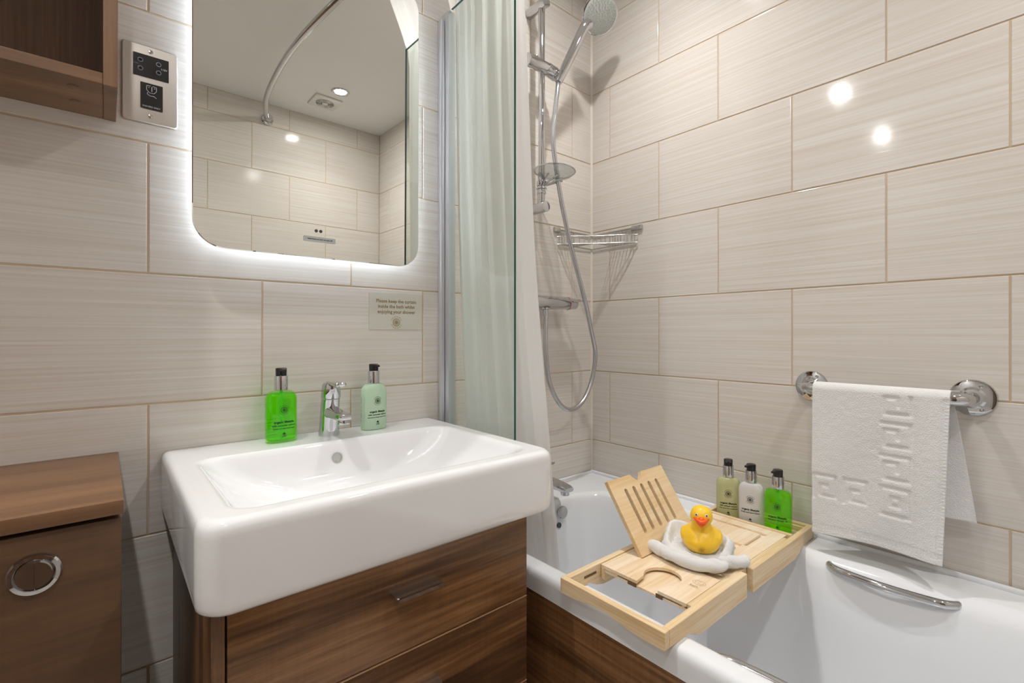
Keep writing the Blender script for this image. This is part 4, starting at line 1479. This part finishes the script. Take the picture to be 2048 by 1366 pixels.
def duck():
    base = WN(.012, .010, .6005)
    t = thing('rubber_duck', base, 'yellow toy duck with orange bill sitting in the white flannel on the bath tray', 'toy')
    fr = (WN(0, 1, 0) - WN(0, 0, 0)).normalized()
    sd = (WN(1, 0, 0) - WN(0, 0, 0)).normalized()
    up = Vector((0, 0, 1))
    def Q(a, b, z):
        return base + sd * a + fr * b + up * z
    bm = BM()
    def ell(c, r, rz=0):
        m = bmesh.ops.create_uvsphere(bm, u_segments=32, v_segments=20, radius=1)
        for v in m['verts']:
            x, y, z = v.co
            v.co = Q(c[0] + x * r[0], c[1] + y * r[1], c[2] + z * r[2])
    ell((0, -.004, .028), (.0395, .043, .0285))
    ell((0, .008, .024), (.036, .034, .024))
    ell((0, .006, .050), (.021, .021, .022))       # neck
    ell((0, .010, .0765), (.0222, .0225, .0220))    # head
    ell((0, -.040, .040), (.014, .018, .012))       # tail
    ell((0, -.052, .047), (.009, .010, .008))
    ell((-.034, -.008, .030), (.008, .024, .014))   # wings
    ell((.034, -.008, .030), (.008, .024, .014))
    o = finish('duck_body', bm, M_YELLOW, t)
    modded(o, [('REMESH', dict(mode='VOXEL', voxel_size=.0016)), ('SMOOTH', dict(iterations=14, factor=.6))])
    # bill: two wide lips curling up at the corners
    bm = BM()
    def lip(zc, out, hw, th, curl):
        rings = []
        for i in range(17):
            s = -1 + 2 * i / 16
            a = s * hw
            b = .0305 + out * (1 - s * s) ** .8 - .006 * s * s
            z = zc + curl * (abs(s) ** 1.6)
            k = (1 - abs(s) ** 3) * .75 + .25
            rings.append([Q(a, b - .004 + .006 * k * math.cos(q), z + th * k * math.sin(q)) for q in [2 * PI * j / 10 for j in range(10)]])
        loft(bm, rings)
    lip(.0735, .0115, .0168, .0048, .0040)
    lip(.0672, .0095, .0142, .0040, .0080)
    for z_, b_, r_ in ((.0775, .034, .0052),):
        m = bmesh.ops.create_uvsphere(bm, u_segments=16, v_segments=10, radius=1)
        for v in m['verts']:
            v.co = Q(v.co.x * .0062, b_ + v.co.y * .006, z_ + v.co.z * r_)
    finish('bill', bm, M_ORANGE, t)
    for s in (-1, 1):
        d = Vector((s * .43, .83, .36)).normalized()
        c = Vector((0, .010, .0765)) + Vector((d.x * .0222, d.y * .0225, d.z * .0220)) * .985
        bm = BM()
        dw = (sd * d.x + fr * d.y + up * d.z)
        lathe(bm, Q(*c), dw, [(-.0005, .0030), (.0006, .0028), (.0012, .0018), (.0014, .0004)], 20)
        e = finish('eye', bm, M_EYEW, t)
        bm = BM()
        lathe(bm, Q(*c) + dw * .0010, dw, [(-.0004, .0019), (.0005, .0017), (.0009, .0006)], 16)
        finish('pupil', bm, M_EYEB, e)
    def onb(x, y):
        a, z = x, .018 + y
        rr = max(0.0, 1 - (a / .0400) ** 2 - ((z - .026) / .027) ** 2)
        b = .008 + .0345 * math.sqrt(rr)
        return Q(a, b + .0016, z)
    print_obj('chest_emblem', emblem(.0080, .0006), onb, simple('brown_print', (.42, .25, .02), .5), t)
duck()

# ------------------------------------------------------------------ towel rail and towel
t = thing('towel_rail', (0, -.87, .925), 'chrome towel rail with round screwed flanges on the right wall', 'towel rail')
bm = BM()
sweep(bm, [(-.004, -.722, .925), (-.035, -.722, .925), (-.058, -.727, .925), (-.070, -.745, .925), (-.072, -.775, .925), (-.072, -.87, .925), (-.072, -.965, .925), (-.070, -.995, .925), (-.058, -1.012, .925), (-.035, -1.017, .925), (-.004, -1.017, .925)], .0125, 20, smooth=8)
finish('bar', bm, M_CHROME, t)
for y in (-.722, -1.017):
    bm = BM()
    lathe(bm, (-.0006, y, .925), (-1, 0, 0), [(0, .0375), (.002, .0375), (.005, .036), (.006, .033), (.0075, .022), (.012, .0175), (.0125, .013)], 56)
    fl = finish('flange', bm, M_CHROME, t)
    for a in (PI / 2 + .5, PI / 2 + .5 + 2 * PI / 3, PI / 2 + .5 + 4 * PI / 3):
        bm = BM(); lathe(bm, (-.0062, y + .0275 * math.cos(a), .925 + .0275 * math.sin(a)), (-1, 0, 0), [(0, .0042), (.0012, .0040), (.0018, .003), (.0012, .001)], 18); finish('screw', bm, M_SATIN, fl)

G_ = [(0, .0), (0, 1.0), (.86, 1.0), (.86, .12), (.26, .12), (.26, .58), (.56, .58)]
KEYS = [(-.883, -.933, .731 - .056 - .069 * k + 3 * .069 - .004, .731 - .069 * k + 3 * .069 - .004, G_, True) for k in range(3)]
KEYS += [(-.883, -.933, .673, .729, [(0, 0), (1, 0), (1, 1), (0, 1), (0, 0)], False), (-.883, -.933, .673, .729, [(.36, .36), (.66, .36), (.66, .66), (.36, .66), (.36, .36)], False)]
KEYS += [(-.757 - .0585 * k, -.806 - .0585 * k, .677, .729, G_, False) for k in range(2)]

def key_mask(y, z):
    """depth of the woven key border at a point of the towel's front (metres)"""
    def cell(u, v, pl):
        d = 9
        for (x0, y0), (x1, y1) in zip(pl[:-1], pl[1:]):
            dx, dy = x1 - x0, y1 - y0
            tt = max(0, min(1, ((u - x0) * dx + (v - y0) * dy) / (dx * dx + dy * dy)))
            d = min(d, math.hypot(u - x0 - dx * tt, v - y0 - dy * tt))
        return d
    H = .049
    best = 9
    for (ya, yb, za, zb, pl, rot) in KEYS:
        u, v = (ya - y) / (ya - yb), (z - za) / (zb - za)
        if -.2 < u < 1.2 and -.2 < v < 1.2:
            best = min(best, cell(1 - v, u, pl) * H if rot else cell(u, v, pl) * H)
    w_ = .0034
    if best < w_ * 1.6:
        return .0022 * max(0, 1 - (best / (w_ * 1.6)) ** 2)
    return 0.0

def towel():
    Lf, Lb, rb = .325, .245, .0165
    tot = Lf + PI * rb + Lb
    bar = (-.072, .925)
    def f(u, v):
        s = v * tot
        if s < Lf:                       # front, from the hem upward
            q = 1 - s / Lf               # 1 at the hem
            yl = -.7515 - .002 * q
            yr = -.9935 + .008 * q
            y = yl + (yr - yl) * u
            zb = .592 + .012 * u + .003 * math.sin(u * 5)
            z = .925 - (.925 - zb) * q
            x = bar[0] - rb - .012 * q * (0.6 + .4 * u) - .004 * q * math.sin(u * 7 + 1) - .010 * (u ** 3) * q
            x += .0022 * math.sin(9 * u + 8 * q) * q
            x += key_mask(y, z)
            # hem bands
            if q > .93:
                x += .0010 * (math.sin(u * 260) * .5 + .5) * (1 if q < .97 else 0)
            if u > .955:
                x += .0012
            if .972 < u:
                x -= .0004 * math.sin(q * 300)
        elif s < Lf + PI * rb:
            a = (s - Lf) / rb
            y = -.7515 + (-.9935 + .7515) * u
            x = bar[0] - rb * math.cos(a)
            z = .925 + rb * math.sin(a)
        else:
            q = (s - Lf - PI * rb) / Lb
            yl, yr = -.7525, -.9935 - .034 * q ** .9
            y = yl + (yr - yl) * u
            z = .925 - q * (Lb - .012 * u + .012 * (u > .6) * (u - .6) / .4)
            x = bar[0] + rb + .006 * math.sin(u * 6 + 1) * q + .004 * q
            x += .006 * q * math.sin(14 * u)
        p = mnoise.noise(Vector((x * 90, y * 90, z * 90))) * .0005
        return (x + p, y, z)
    bm = BM(); grid(bm, 230, 380, f)
    o = finish('hand_towel', bm, M_TOWEL, None, smooth=180, origin=(-.072, -.87, .925))
    modded(o, [('SOLIDIFY', dict(thickness=.0035, offset=0.0))])
    tag(o, 'white terry hand towel with a raised key-pattern border hanging on the towel rail', 'towel')
towel()
